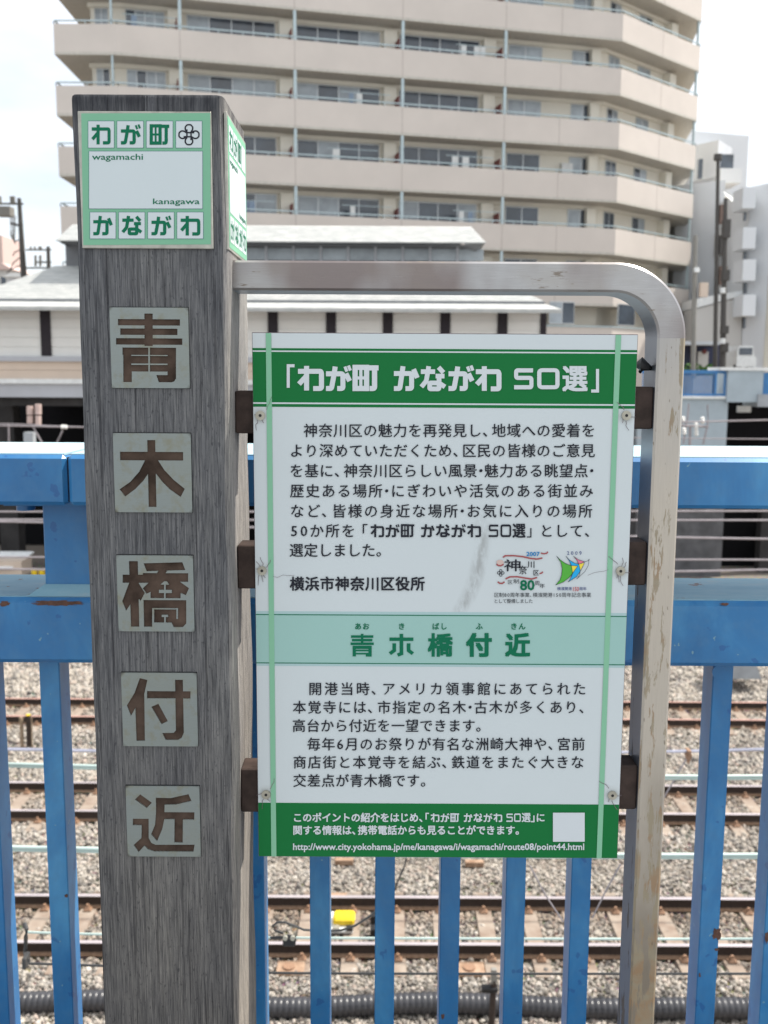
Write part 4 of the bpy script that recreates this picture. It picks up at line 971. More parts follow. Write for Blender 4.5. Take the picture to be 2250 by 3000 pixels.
# black junction clamp with two bolts and looped cable
jb = thing('cable_junction', P(842, 2748, 3.38), 'black cable clamp with two round bolts and a looped cable', 'clamp')
p = P(848, 2748, 3.38); m_ = MB(); m_.bbox(p.x - .022, p.x + .024, 3.35, 3.38, p.z - .018, p.z + .016, .004); m_.build('clamp_body', M['black'], jb)
for px in (836, 858):
    q = P(px, 2745, 3.35); m_ = MB(); m_.tube([(q.x, 3.338, q.z), (q.x, 3.35, q.z)], .0085, 12); m_.build('bolt', M['washer'], jb, True)
m_ = MB(); lp = [(1100, 2672), (1075, 2690), (1040, 2712), (1000, 2725), (960, 2728), (890, 2724), (862, 2712), (835, 2702), (812, 2702), (799, 2712), (806, 2726), (830, 2734)]
m_.tube([P(a, b_, 3.37) for a, b_ in lp], .0042, 7); m_.build('looped_cable', M['dkwire'], jb, True)
m_ = MB(); m_.tube([P(792, 2748, 3.37), P(836, 2746, 3.37)], .006, 7); m_.build('cable_end', M['dkwire'], jb, True)
# white insulators
M['porcelain'] = plain('white_porcelain', (.72, .71, .68), .25)
def insul(px, py, Y, r, lab, horiz=False):
    p = P(px, py, Y); m_ = MB(); rs = [.35, 1, .5, 1, .5, .95, .3]; ax = Vector((1, 0, 0)) if horiz else Vector((0, 0, 1))
    m_.tube([p + ax * (i - 3) * r * .45 for i in range(7)], [r * q for q in rs], 12); tag(m_.build('insulator', M['porcelain'], None, True), lab, 'insulator', 'white insulators')
insul(188, 1251, 19.9, .05, 'white insulator on the wire left of the post', True)
ic = thing('insulator_cluster', P(2030, 1250, 22), 'cluster of white insulators on a steel arm right of the steel frame', 'insulators')
for px, py in ((2001, 1230), (2058, 1231), (2004, 1263), (2040, 1248), (2040, 1267)):
    p = P(px, py, 22); r = .055; m_ = MB(); rs = [.35, 1, .5, 1, .5, .95, .3]; m_.tube([p + Vector((0, 0, 1)) * (i - 3) * r * .45 for i in range(7)], [r * q for q in rs], 12); m_.build('insulator', M['porcelain'], ic, True)
m_ = MB(); m_.tube([P(1990, 1246, 22.1), P(2075, 1250, 22.1)], .03, 6); m_.build('arm', M['greywire'], ic)
m_ = MB(); m_.tube([P(2022, 1246, 22.1), P(2021, 1305, 22.1)], .03, 6); m_.build('stem', M['greywire'], ic)
for pts in ([P(2018, 1183, 22.1), P(2014, 1225, 22.1), P(2002, 1300, 22.1)], [P(2073, 1186, 22.1), P(2074, 1240, 22.1), P(2060, 1302, 22.1)]):
    m_ = MB(); m_.tube(pts, .02, 6); m_.build('lead_wire', M['greywire'], ic)
tq = thing('trackside_equipment', P(100, 1220, 31), 'pair of pale cylinders on a frame under the station hall, left of the post', 'equipment')
for px, y0, y1, r in ((88, 1190, 1215, .1), (112, 1184, 1214, .1), (88, 1218, 1240, .09), (112, 1218, 1248, .09)):
    m_ = MB(); m_.tube([P(px, y0, 31), P(px, y1, 31)], r, 10); m_.build('cylinder', M['pinkwall'], tq, True)
m_ = MB(); pbox(m_, 70, 95, 1267, 1310, 31, .3); m_.build('box', M['concrete'], tq)
for (a, b_, c, d_) in ((97, 1250, 128, 1305), (183, 1262, 163, 1305), (25, 1240, 26, 1300)):
    m_ = MB(); m_.tube([P(a, b_, 31), P(c, d_, 31)], .03, 5); m_.build('strut', M['greywire'], tq)
m_ = MB(); a = P(-30, 1640, 33); c = P(62, 1640, 33); z0_ = P(20, 1690, 33).z
tagb = thing('relay_cabinet', (a.x + .5, 33.5, z0_), 'cream lineside cabinet with sloping lid, between the rails at far left', 'cabinet')
m_.box(a.x, c.x, 33, 34, z0_, a.z - .05); m_.build('body', M['tanband'], tagb); m_ = MB(); m_.add([(a.x - .05, 32.9, a.z - .25), (c.x - .3, 32.9, a.z - .25), (c.x + .05, 34.1, a.z + .1), (a.x - .05, 34.1, a.z + .1), (a.x - .05, 32.9, a.z - .3), (c.x - .3, 32.9, a.z - .3), (c.x + .05, 34.1, a.z + .05), (a.x - .05, 34.1, a.z + .05)], [(0, 1, 2, 3), (7, 6, 5, 4), (0, 4, 5, 1), (1, 5, 6, 2), (2, 6, 7, 3), (3, 7, 4, 0)]); m_.build('lid', M['fascia'], tagb)
M['yellow'] = plain('yellow_paint', (.75, .52, .02), .45)
for px, lab in ((101, 'yellow lineside marker, left of the close pair'), (123, 'yellow lineside marker, right of the close pair')):
    m_ = MB(); p = P(px, 1672, 32.5); m_.bbox(p.x - .08, p.x + .08, 32.4, 32.6, z0_, p.z + .05, .03); tag(m_.build('yellow_marker', M['yellow']), lab, 'marker', 'yellow lineside markers')
# yellow box on the nearest track, with a pale base and steel lugs
ys_ = TY[0] + .12; zb_ = RZ0 + .01; p = P(1003, 2700, ys_)
yb = thing('track_beacon', (p.x, ys_, zb_), 'small yellow trackside box on a pale base inside the nearest track', 'beacon')
m_ = MB(); m_.bbox(p.x - .17, p.x + .15, ys_ - .22, ys_ + .26, zb_, zb_ + .04, .008); m_.build('base_plate', M['fascia'], yb)
m_ = MB(); m_.bbox(p.x - .12, p.x + .17, ys_ - .12, ys_ + .12, zb_ + .04, zb_ + .15, .03); m_.build('cover', M['yellow'], yb)
for dx in (-.08, .1):
    m_ = MB(); m_.bbox(p.x + dx - .04, p.x + dx + .05, ys_ - .24, ys_ - .15, zb_ + .04, zb_ + .09, .01); m_.build('lug', M['black'] if dx > 0 else M['washer'], yb)
m_ = MB(); p = P(1096, 2700, TY[0]); m_.bbox(p.x - .05, p.x + .06, TY[0] - .2, TY[0] - .08, zb_, zb_ + .12, .01); m_.bbox(p.x - .05, p.x + .06, TY[0] + .12, TY[0] + .24, zb_, zb_ + .12, .01); tag(m_.build('cable_saddle', M['black']), 'dark saddle clamp half hidden by a blue bar near the yellow box', 'clamp')
M['rustplate'] = rustmat('rusty_plate', (.20, .11, .06), (.42, .29, .20), .7, 9)
for px, lab in ((851, 'rusty square plate with round boss, left one below the near rail'), (1380, 'rusty square plate with round boss, right one below the near rail')):
    Yp = TY[0] - .85; p = P(px, 2822, Yp); t = thing('rusty_base_plate', (p.x, Yp, RZ0), lab, 'plate', 'rusty plates by the near rail')
    m_ = MB(); m_.bbox(p.x - .17, p.x + .17, Yp - .14, Yp + .14, RZ0 - .03, RZ0 + .012, .006); m_.build('plate', M['rustplate'], t); m_ = MB(); m_.tube([(p.x - .02, Yp, RZ0 + .012), (p.x - .02, Yp, RZ0 + .03)], .075, 16); m_.build('boss', M['clip'], t, True)
for px, py in ((987, 2622), (1390, 2524), (1008, 2518), (1690, 2826)):
    Yp = gY(py, RZ0 + .02, px); p = P(px, py, Yp); m_ = MB(); m_.bbox(p.x - .14, p.x + .14, Yp - .05, Yp + .05, RZ0 - .05, RZ0 + .03, .006)
    tag(m_.build('rusty_block', M['rustplate']), {987: 'orange rusty block behind the near rail beside the yellow box', 1390: 'rusty block just under the sign bottom edge, right of middle', 1008: 'small rusty block just under the sign bottom edge at left', 1690: 'rusty block below the near rail toward the right'}[px], 'block', 'rusty blocks between the tracks')
# corrugated pipe
Yc = gY(2950, RZ0 + .05); cp = MB(); rr_, pts_ = [], []
x = -6.0; k = 0
while x < 6.0:
    pts_.append((x, Yc + .03 * math.sin(x * 1.3), RZ0 + .07 + .022 * math.sin(x * 1.9 + .6) - .02 * x / 6)); rr_.append((.118, .122, .122, .110)[k % 4]); x += .0172; k += 1
cp.tube(pts_, rr_, 20); M['pipe'] = plain('grey_black_plastic', (.045, .045, .05), .3, 0, .25, 3)
tag(cp.build('corrugated_pipe', M['pipe'], None, True), 'thick dark corrugated pipe lying along the ballast at the bottom', 'pipe')
# channel and pipe stump near the far left
Yq = gY(2190, RZ0 + .0, 75); t = thing('marker_stump', P(75, 2190, Yq), 'brown channel post and cut pipe with orange top, left of the first bar pair', 'post')
M['brownpost'] = rustmat('brown_channel', (.20, .14, .09), (.36, .27, .18))
m_ = MB(); a = P(56, 2103, Yq); c = P(68, 2190, Yq); m_.box(a.x, c.x, Yq, Yq + .06, c.z, a.z); m_.build('channel', M['brownpost'], t)
m_ = MB(); a = P(80, 2098, Yq); c = P(83, 2190, Yq); m_.tube([(c.x, Yq + .05, c.z), (a.x, Yq + .05, a.z)], .048, 12); m_.build('pipe', M['rail'], t, True)
m_ = MB(); m_.tube([(a.x, Yq + .05, a.z), (a.x, Yq + .05, a.z + .012)], .045, 12); m_.build('cap', M['yellow'], t, True)
m_ = MB(); a = P(91, 2104, Yq); c = P(92, 2190, Yq); m_.tube([(c.x, Yq + .03, c.z), (a.x, Yq + .03, a.z)], .012, 6); m_.build('rod', M['brownpost'], t, True)
# dark post stand near the bottom, and a peg
Yq = gY(3010, RZ0, 1442); t = thing('lineside_stand', P(1442, 3010, Yq), 'slim dark equipment stand in front of the corrugated pipe', 'stand')
m_ = MB(); a = P(1447, 2870, Yq); c = P(1438, 3030, Yq); m_.tube([c, a], .035, 8); m_.build('stem', M['rail'], t, True)
m_ = MB(); a = P(1447, 2838, Yq); m_.bbox(a.x - .03, a.x + .03, Yq - .03, Yq + .03, P(0, 2872, Yq).z, a.z, .005); m_.build('top_tube', M['poleg'], t)
m_ = MB(); a = P(1442, 2896, Yq); m_.bbox(a.x - .12, a.x + .06, Yq - .05, Yq + .05, a.z - .03, a.z + .03, .01); m_.build('arm', M['black'], t)
Yq = gY(2960, RZ0, 1762); m_ = MB(); a = P(1766, 2925, Yq); c = P(1760, 2962, Yq); m_.tube([c, a], .05, 6); tag(m_.build('black_peg', M['black'], None, True), 'short black peg in the ballast right of the bars', 'peg')
# grey trough cover at the far right
Yq = 22.5; a = P(2150, 1935, Yq); c = P(2210, 2002, Yq); m_ = MB(); m_.prism([(P(2135, 1935, Yq).x, a.z - .45), (P(2230, 2000, Yq).x, a.z - .45), (P(2195, 1970, Yq).x, a.z + .35), (P(2135, 1970, Yq).x, a.z + .35)], Yq, Yq + .8); tag(m_.build('cable_trough', M['concrete']), 'grey wedge shaped trough cover on the ballast at the right', 'trough')

# ================================================================== BLUE FENCE
fc = thing('blue_railing', (0, 1.97, 0), 'bright blue painted steel bridge railing with deep box rails and flat bars', 'railing')
YT = 1.80; zt0 = P(1125, 1337, YT).z; zt1 = P(1125, 1486, YT).z
xs_ = P(196, 1400, YT).x
for (x0, x1) in ((-3.2, xs_ - .0015), (xs_ + .0015, 3.2)):
    m_ = MB(); m_.bbox(x0, x1, YT, YT + .315, zt1, zt0 - .0005, .007); m_.build('top_rail', M['blue'], fc)
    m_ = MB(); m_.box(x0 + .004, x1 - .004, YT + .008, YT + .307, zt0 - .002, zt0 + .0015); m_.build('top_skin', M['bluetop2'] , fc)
m_ = MB(); m_.box(xs_ - .1, xs_ + .1, YT + .01, YT + .3, zt1 + .006, zt0 - .006); m_.build('joint_sleeve', M['slot'], fc)
YL = 1.86; zl0 = P(1125, 1757, YL).z; zl1 = P(1125, 1950, YL).z
m_ = MB(); m_.bbox(-3.2, 3.2, YL, YL + .225, zl1, zl0 - .0005, .009); m_.build('lower_rail', M['blue'], fc)
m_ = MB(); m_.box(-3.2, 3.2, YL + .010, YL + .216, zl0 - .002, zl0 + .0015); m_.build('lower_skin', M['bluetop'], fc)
# stub post between the rails
xa = P(124, 1500, 1.885).x; m_ = MB(); m_.bbox(xa, xa + .26, 1.885, 2.03, zl0 + .0, zt1 - .009, .003); m_.build('stub_post', M['blue'], fc)
m_ = MB(); a = P(10, 1490, 1.865); m_.bbox(a.x, xa + .34, 1.865, 2.05, zt1 - .010, zt1 - .002, .001); m_.build('flange', M['blue'], fc)
m_ = MB(); m_.add([(xa - .03, 1.868, zl0 + .0015), (xa + .29, 1.868, zl0 + .0015), (xa + .26, 1.884, zl0 + .022), (xa, 1.884, zl0 + .022), (xa - .03, 2.05, zl0 + .0015), (xa + .29, 2.05, zl0 + .0015), (xa + .26, 2.03, zl0 + .022), (xa, 2.03, zl0 + .022)], [(0, 1, 2, 3), (4, 7, 6, 5), (0, 3, 7, 4), (1, 5, 6, 2)]); m_.build('weld_collar', M['bluetop'], fc)
m_ = MB(); p = P(77, 1507, 1.93); m_.tube([(p.x, 1.93, zt1 - .026), (p.x, 1.93, zt1 - .010)], .018, 16); m_.build('bolt_boss', M['blue'], fc, True)
# vertical bars
YB = 1.935; zb0 = zl1 + .002
bar = MB(); bar.bbox(-.0205, .0205, 0, .062, -zb0 + .06, 0, .002); bar_me = mesh_of(bar, 'bar', M['blue'])
xb0 = P(1127, 2750, YB).x; sp_ = P(1317, 2750, YB).x - xb0
for k in range(-12, 13):
    inst('bar', bar_me, fc, (xb0 + k * sp_, YB, zb0))
m_ = MB(); m_.bbox(-3.2, 3.2, 1.92, 2.01, .02, .0598, .003); m_.build('foot_rail', M['blue'], fc)
for x in (-2.9, 2.9, -1.0, 1.0):
    m_ = MB(); m_.box(x - .02, x + .02, 1.94, 1.99, 0, .02); m_.build('foot_block', M['blue'], fc)
m_ = MB(); p = P(2105, 1968, 1.934); m_.tube([(p.x, 1.931, p.z), (p.x, 1.936, p.z)], .014, 16); m_.build('bolt_head', M['blue'], fc, True)
# flaked rust patches, thin irregular scabs on the paint
M['scab'] = rustmat('rust_scab', (.07, .035, .025), (.16, .08, .055), .9, 90)
def scab(px, py, w, h, Y, seed, n_=22, parent=fc):
    r_ = random.Random(seed); pts = []
    for i in range(n_):
        a = 2 * math.pi * i / n_; q = 1 + r_.uniform(-.32, .25); ca, sa = math.cos(a), math.sin(a)
        pts.append((px + w * q * math.copysign(abs(ca) ** .8, ca), py + h * q * math.copysign(abs(sa) ** .8, sa)))
    m_ = MB(); vs = [P(a, b_, Y) for a, b_ in pts]; m_.add(vs, [tuple(range(n_))]); return m_.build('rust_patch', M['scab'], parent)
scab(172, 1767, 76, 7, YL - .0008, 3, 46); scab(14, 1769, 17, 7, YL - .0008, 4); scab(2100, 2735, 12, 17, YB - .0008, 5); scab(2100, 2782, 6, 4, YB - .0008, 6)
scab(194, 2625, 6, 5, YB - .0008, 7); scab(2247, 2745, 7, 17, YB - .0008, 8); scab(1297, 2978, 5, 8, YB - .0008, 9); scab(2123, 1770, 12, 4, YL - .0008, 10); scab(2050, 2857, 3, 6, YB - .0008, 11)
scab(330, 1770, 60, 6, YL - .0008, 12, 40)

# ================================================================== TIMBER POST
Yp = 1.499; pxL = P(252, 1500, Yp).x; pxR = P(674, 1500, Yp).x; pzt = P(430, 276, Yp).z; PW = pxR - pxL
post = thing('timber_post', ((pxL + pxR) / 2, Yp + PW / 2, 0), 'weathered grey square timber post with green plaque and five metal character plates', 'post')
def post_mesh():
    m = MB(); nz_ = 60; corners = []
    def ring(ins):
        x0, x1, y0, y1 = pxL + ins, pxR - ins, Yp + ins, Yp + PW - ins; r = []
        for sx, sy, a0, b in ((1, 0, -90, .0115), (1, 1, 0, .005), (0, 1, 90, .005), (0, 0, 180, .005)):
            cx = x1 - b if sx else x0 + b; cy = y1 - b if sy else y0 + b
            for k in range(4):
                a = R(a0 + k * 30); r.append((cx + b * math.cos(a), cy + b * math.sin(a)))
        return r
    zs = [i * (pzt - .006) / nz_ for i in range(nz_ + 1)] + [pzt - .002, pzt]
    n = 16
    for j, z in enumerate(zs):
        ins = 0 if j <= nz_ else (.0004 if j == nz_ + 1 else .0022)
        for (x, y) in ring(ins):
            w = .0012 * math.sin(z * 9 + x * 30) + .0008 * math.sin(z * 23 + y * 50) if j <= nz_ else 0
            # slightly bulged, split corner at the front right
            m.v.append((x + w * (1 if x > (pxL + pxR) / 2 else .6), y, z))
    for j in range(len(zs) - 1):
        for i in range(n): m.f.append((j * n + i, j * n + (i + 1) % n, (j + 1) * n + (i + 1) % n, (j + 1) * n + i)); m.m.append(0)
    e = (len(zs) - 1) * n
    # low pyramid on the sawn top
    c = len(m.v); m.v.append(((pxL + pxR) / 2, Yp + PW / 2, pzt + .012))
    for i in range(n): m.f.append((e + i, e + (i + 1) % n, c)); m.m.append(1)
    return m
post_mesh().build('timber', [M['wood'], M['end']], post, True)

YF_ = Yp
def panel(parent, name, x0, y0, x1, y1, Y, th, m, bev=.0008):
    a = P(x0, y1, Y); b_ = P(x1, y0, Y); a2 = P(x0, y0, Y); b2 = P(x1, y1, Y)
    mm = MB(); mm.bbox((a.x + a2.x) / 2, (b_.x + b2.x) / 2, Y, Y + th, a.z, b_.z, bev); return mm.build(name, m, parent)
# front plaque
M['frame_al'] = plain('dull_aluminium', (.40, .39, .34), .45, .5, .25, 40)
Yq = Yp - .0045
plq = panel(post, 'plaque', 234, 327, 621.5, 727, Yq, .0044, M['frame_al']); plq['label'] = 'green and white enamel plaque on the front of the post'
mm = MB(); flatpoly(mm, [(238, 332), (616, 331), (618, 716), (244, 718)], Yq - .0004); mm.build('green_field', M['plaque_green'], plq)
def cell(x0, y0, x1, y1, dx=0):
    k = MB(); flatpoly(k, [(x0 - 1.2, y0 - 1.2), (x1 + 1.2, y0 - 1.2), (x1 + 1.2, y1 + 1.2), (x0 - 1.2, y1 + 1.2)], Yq - .0007); k.build('keyline', M['keyline'], plq)
    k = MB(); flatpoly(k, [(x0, y0), (x1, y0), (x1, y1), (x0, y1)], Yq - .0010); k.build('white_cell', M['plaque_white'], plq)
def fx(x): return 150 + x / 2.458
def fy(y): return 240 + y / 2.458
row1 = [(267, 452), (475, 663), (687, 875), (899, 1085)]; row2 = [(280, 464), (487, 673), (697, 884), (907, 1094)]
for a, b_ in row1: cell(fx(a), fy(283), fx(b_), fy(474))
for a, b_ in row2: cell(fx(a), fy(939), fx(b_), fy(1128))
cell(fx(273), fy(500), fx(1089), fy(912))
tm = MB()
for ch, x0, x1, y0, y1 in (('わ', 292, 426, 308, 450), ('が', 502, 642, 306, 450), ('町', 712, 850, 308, 452), ('か', 303, 440, 965, 1104), ('な', 512, 652, 965, 1104), ('が', 722, 862, 965, 1104), ('わ', 932, 1072, 965, 1106)):
    tm = MB(); kana(tm, ch, fx(x0), fx(x1), fy(y0), fy(y1), Yq - .0013, 17); tm.build('character', M['teal_ink'], plq)
for q_ in (('wagamachi', 295, 660, 518, 574), ('kanagawa', 734, 1068, 840, 893)):
    tm = MB(); textfit(tm, q_[0], fx(q_[1]), fx(q_[2]), fy(q_[3]), fy(q_[4]), Yq - .0013, .012); tm.build('lettering', M['teal_ink'], plq)
def emblem(mb, cx, cy, r, w, Y, m=None):
    pv = [(-.16, .36), (-.27, .42), (-.40, .58), (-.36, .82), (-.16, .97), (.12, .97), (.30, .84), (.34, .64)]
    # four lobes joined by a woven cross
    def T(p, k):
        x, y = p
        for _ in range(k): x, y = -y, x
        return (cx + x * r, cy + y * r)
    for k in range(4):
        lobe = [(-.20, -.52), (-.20, .30), (-.35, .46), (-.37, .74), (-.18, .97), (.18, .97), (.37, .74), (.35, .46), (.20, .30)]
        flatstroke(mb, [T(p, k) for p in lobe], w, Y - .00002 * k, 3)
    return mb
mm = MB(); emblem(mm, fx(992), fy(380), 74 / 2.458, 4.3, Yq - .0013); mm.build('emblem', M['ink'], plq)
# side plaque on the sunlit face, same artwork
XS = pxR + .0035
sp1 = thing_s = MB()
def SY(t): return Yp + .006 + t * .196
zt_, zb_ = P(430, 318, Yp).z - .002, P(430, 724, Yp).z - .002
thing_s.bbox(pxR - .001, XS, SY(0), SY(1), zb_, zt_, .0006); spl = thing_s.build('plaque', M['frame_al'], post); spl['label'] = 'sunlit twin plaque on the right side of the post'
def sflat(pts, lvl): return [(XS + lvl, SY(a), zt_ + (zb_ - zt_) * b_) for a, b_ in pts]
def srect(a0, b0, a1, b1, lvl, m, nm):
    k = MB(); k.add(sflat([(a0, b0), (a1, b0), (a1, b1), (a0, b1)], lvl), [(0, 1, 2, 3)]); k.build(nm, m, spl)
srect(.02, .02, .98, .98, .0004, M['plaque_green'], 'green_field')
for j, (b0, b1) in enumerate(((.075, .27), (.74, .935))):
    for i in range(4): srect(.07 + i * .222, b0, .07 + i * .222 + .195, b1, .0008, M['plaque_white'], 'white_cell')
srect(.07, .295, .93, .715, .0008, M['plaque_white'], 'white_cell')
k = MB()
def kana_side(mb, ch, a0, b0, a1, b1):
    polys = []
    for pts, r in KANA[ch]:
        ww = 17
        if r == 'c': polys += stroke(pts, ww, 0, True)
        else:
            if r in (-1, -2): ww = 10; r = 0
            polys += stroke(pts, ww, r)
    v, t, _ = union(polys); mb.add(sflat([(a0 + x / 100 * (a1 - a0), b0 + y / 100 * (b1 - b0)) for x, y in v], .0011), t)
for i, ch in enumerate('わが町'): k = MB(); kana_side(k, ch, .095 + i * .222, .10, .24 + i * .222, .245); k.build('character', M['teal_ink'], spl)
for i, ch in enumerate('かながわ'): k = MB(); kana_side(k, ch, .095 + i * .222, .765, .24 + i * .222, .91); k.build('character', M['teal_ink'], spl)
for s_, a0, a1, b0, b1 in (('wagamachi', .09, .48, .31, .37), ('kanagawa', .55, .91, .64, .70)):
    k = MB(); vs, fs = glyph(s_, .012); ax = min(a for a, b_ in vs); bx = max(a for a, b_ in vs); ay = min(b_ for a, b_ in vs); by = max(b_ for a, b_ in vs)
    k.add(sflat([(a0 + (a - ax) / (bx - ax) * (a1 - a0), b1 - (b_ - ay) / (by - ay) * (b1 - b0)) for a, b_ in vs], .0011), fs); k.build('lettering', M['teal_ink'], spl)

# five plates with recessed characters
def aff(pts, tl, bl, w):
    """photo-crop coordinates -> unit square of the plate (slanting left edge)"""
    h = bl[1] - tl[1]; return [((x - (tl[0] + (bl[0] - tl[0]) * (y - tl[1]) / h)) / w, (y - tl[1]) / h) for x, y in pts]
def rc(x0, y0, x1, y1): return [(x0, y0), (x1, y0), (x1, y1), (x0, y1)]
G = []
G.append((((421, 1625), (435, 2205), 565), [rc(672, 1668, 732, 1900), rc(482, 1708, 928, 1753), rc(498, 1775, 910, 1821), rc(467, 1845, 945, 1891), rc(513, 1912, 900, 1965), rc(518, 1950, 580, 2162), rc(575, 1960, 842, 2085), rc(838, 1940, 900, 2140), [(838, 2130), (900, 2130), (888, 2155), (868, 2162), (775, 2162), (757, 2110), (838, 2110)]],
          [rc(700, 1912, 711, 2085), rc(577, 1965, 838, 1972), rc(577, 2027, 838, 2037)]))
G.append((((688, 267), (696, 748), 472), [[(896, 308), (945, 308), (949, 715), (901, 715)], rc(730, 379, 1114, 431), [(884, 425), (930, 425), (905, 505), (870, 555), (820, 606), (758, 652), (724, 608), (790, 562), (845, 500)],
          [(920, 425), (958, 425), (1000, 490), (1055, 548), (1123, 603), (1097, 653), (1030, 606), (985, 560), (944, 508)]], []))
G.append((((48, 62), (65, 598), 539), [[(137, 102), (200, 102), (212, 565), (152, 565)], rc(93, 197, 290, 255), rc(235, 185, 555, 246), [(140, 250), (90, 385), (118, 452), (152, 400), (210, 370), (220, 382), (250, 325), (203, 250)],
          [(240, 117), (513, 108), (535, 163), (262, 173)], [(345, 168), (408, 168), (392, 190), (332, 190)], [(290, 240), (235, 293), (262, 332), (290, 318), (290, 362), (503, 362), (503, 325), (540, 340), (562, 290), (490, 240)],
          [(240, 375), (543, 375), (545, 540), (520, 567), (455, 567), (440, 535), (400, 535), (316, 535), (316, 433), (303, 433), (305, 565), (245, 565)]],
         [[(385, 243), (405, 243), (420, 266), (360, 266)], rc(386, 262, 397, 362), rc(350, 303, 440, 325), rc(303, 433, 486, 441), rc(474, 433, 485, 508), rc(303, 433, 316, 567), rc(370, 480, 415, 495), rc(388, 495, 399, 536)]))
G.append((((80, 893), (99, 1408), 530), [[(212, 930), (266, 942), (245, 1040), (252, 1370), (192, 1370), (182, 1140), (152, 1195), (122, 1122), (175, 1035)], rc(264, 1020, 570, 1071), [(460, 940), (515, 940), (527, 1310), (512, 1348), (485, 1363), (398, 1363), (375, 1314), (455, 1312), (470, 1295)], [(295, 1130), (345, 1108), (413, 1230), (368, 1252)]], []))
G.append((((110, 1688), (133, 2180), 520), [[(215, 1745), (298, 1803), (262, 1840), (177, 1782)], [(165, 1915), (277, 1915), (280, 2050), (300, 2085), (330, 2097), (607, 2095), (600, 2145), (320, 2145), (275, 2130), (250, 2105), (210, 2150), (173, 2100), (228, 2050), (228, 1962), (165, 1960)],
          [(325, 1768), (430, 1770), (555, 1742), (578, 1790), (470, 1815), (388, 1817), (388, 1868), (600, 1868), (600, 1920), (520, 1920), (522, 2082), (462, 2080), (460, 1918), (388, 1918), (375, 1985), (340, 2072), (296, 2025), (322, 1960), (328, 1870)]], []))
PLQ = [((321, 901), (551, 901), (327, 1137), (556, 1137)), ((332, 1269), (559, 1270), (336, 1501), (562.7, 1501)), ((340, 1627), (565, 1628), (348, 1850), (570, 1850)), ((354, 1971), (574.7, 1972), (361.6, 2186), (581, 2187)), ((367, 2303), (583, 2304), (375, 2509), (589, 2510))]
PN = ['top metal plate, first character cut through to bronze', 'second metal plate with the tree character', 'third metal plate with the densest character', 'fourth metal plate on the post', 'lowest metal plate on the post']
for gi, (((tl, bl, w), polys, isl), q) in enumerate(zip(G, PLQ)):
    polys = [aff(p_, tl, bl, w) for p_ in polys]; isl = [aff(p_, tl, bl, w) for p_ in isl]
    rq = .006
    base_sq = [(rq, 0), (1 - rq, 0), (1, rq), (1, 1 - rq), (1 - rq, 1), (rq, 1), (0, 1 - rq), (0, rq)]
    v, rec, bas = union(polys, isl, base_sq)
    YP_ = Yp - .0032; c3 = [P(a, b_, YP_) for a, b_ in q]; cx0 = (c3[0].x + c3[2].x) / 2; cx1 = (c3[1].x + c3[3].x) / 2; zt = (c3[0].z + c3[1].z) / 2; zb = (c3[2].z + c3[3].z) / 2
    pm = MB(); dep = .0024
    F_ = [(cx0 + (cx1 - cx0) * x, YP_, zt + (zb - zt) * y) for x, y in v]
    pm.add(F_, bas, 0)
    # walls of the recess and the outer rim: every edge used by exactly one plate triangle
    ed = {}
    for t_ in bas:
        for i in range(3):
            e = (t_[i], t_[(i + 1) % 3]); ed[e] = ed.get(e, 0) + 1
    nvt = len(pm.v); pm.v += [(x, YP_ + dep, z) for x, y, z in F_]
    for (a, b_) in ed:
        if (b_, a) not in ed: pm.f.append((a, b_, b_ + nvt, a + nvt)); pm.m.append(0)
    pl = pm.build('character_plate', M['plate'], post); pl['label'] = PN[gi]
    k = MB(); k.add([(x, YP_ + dep, z) for x, y, z in F_], rec); k.build('recessed_character', M['glyph'], pl)
    k = MB(); k.add([(cx0 + .0006, YP_ + dep + .0001, zt - .0006), (cx1 - .0006, YP_ + dep + .0001, zt - .0006), (cx1 - .0006, YP_ + dep + .0001, zb + .0006), (cx0 + .0006, YP_ + dep + .0001, zb + .0006)], [(0, 1, 2, 3)])
    k.build('backing', M['glyph'], pl)
    k = MB(); k.add([(cx0 - .0006, Yp - .00015, zt + .0013), (cx1 + .0006, Yp - .00015, zt + .0013), (cx1 + .0006, Yp - .00015, zb - .0006), (cx0 - .0006, Yp - .00015, zb - .0006)], [(3, 2, 1, 0)]); k.build('painted_gap_shadow', M['black'], pl)  # black sheet paints a shadow line along the plate's top edge

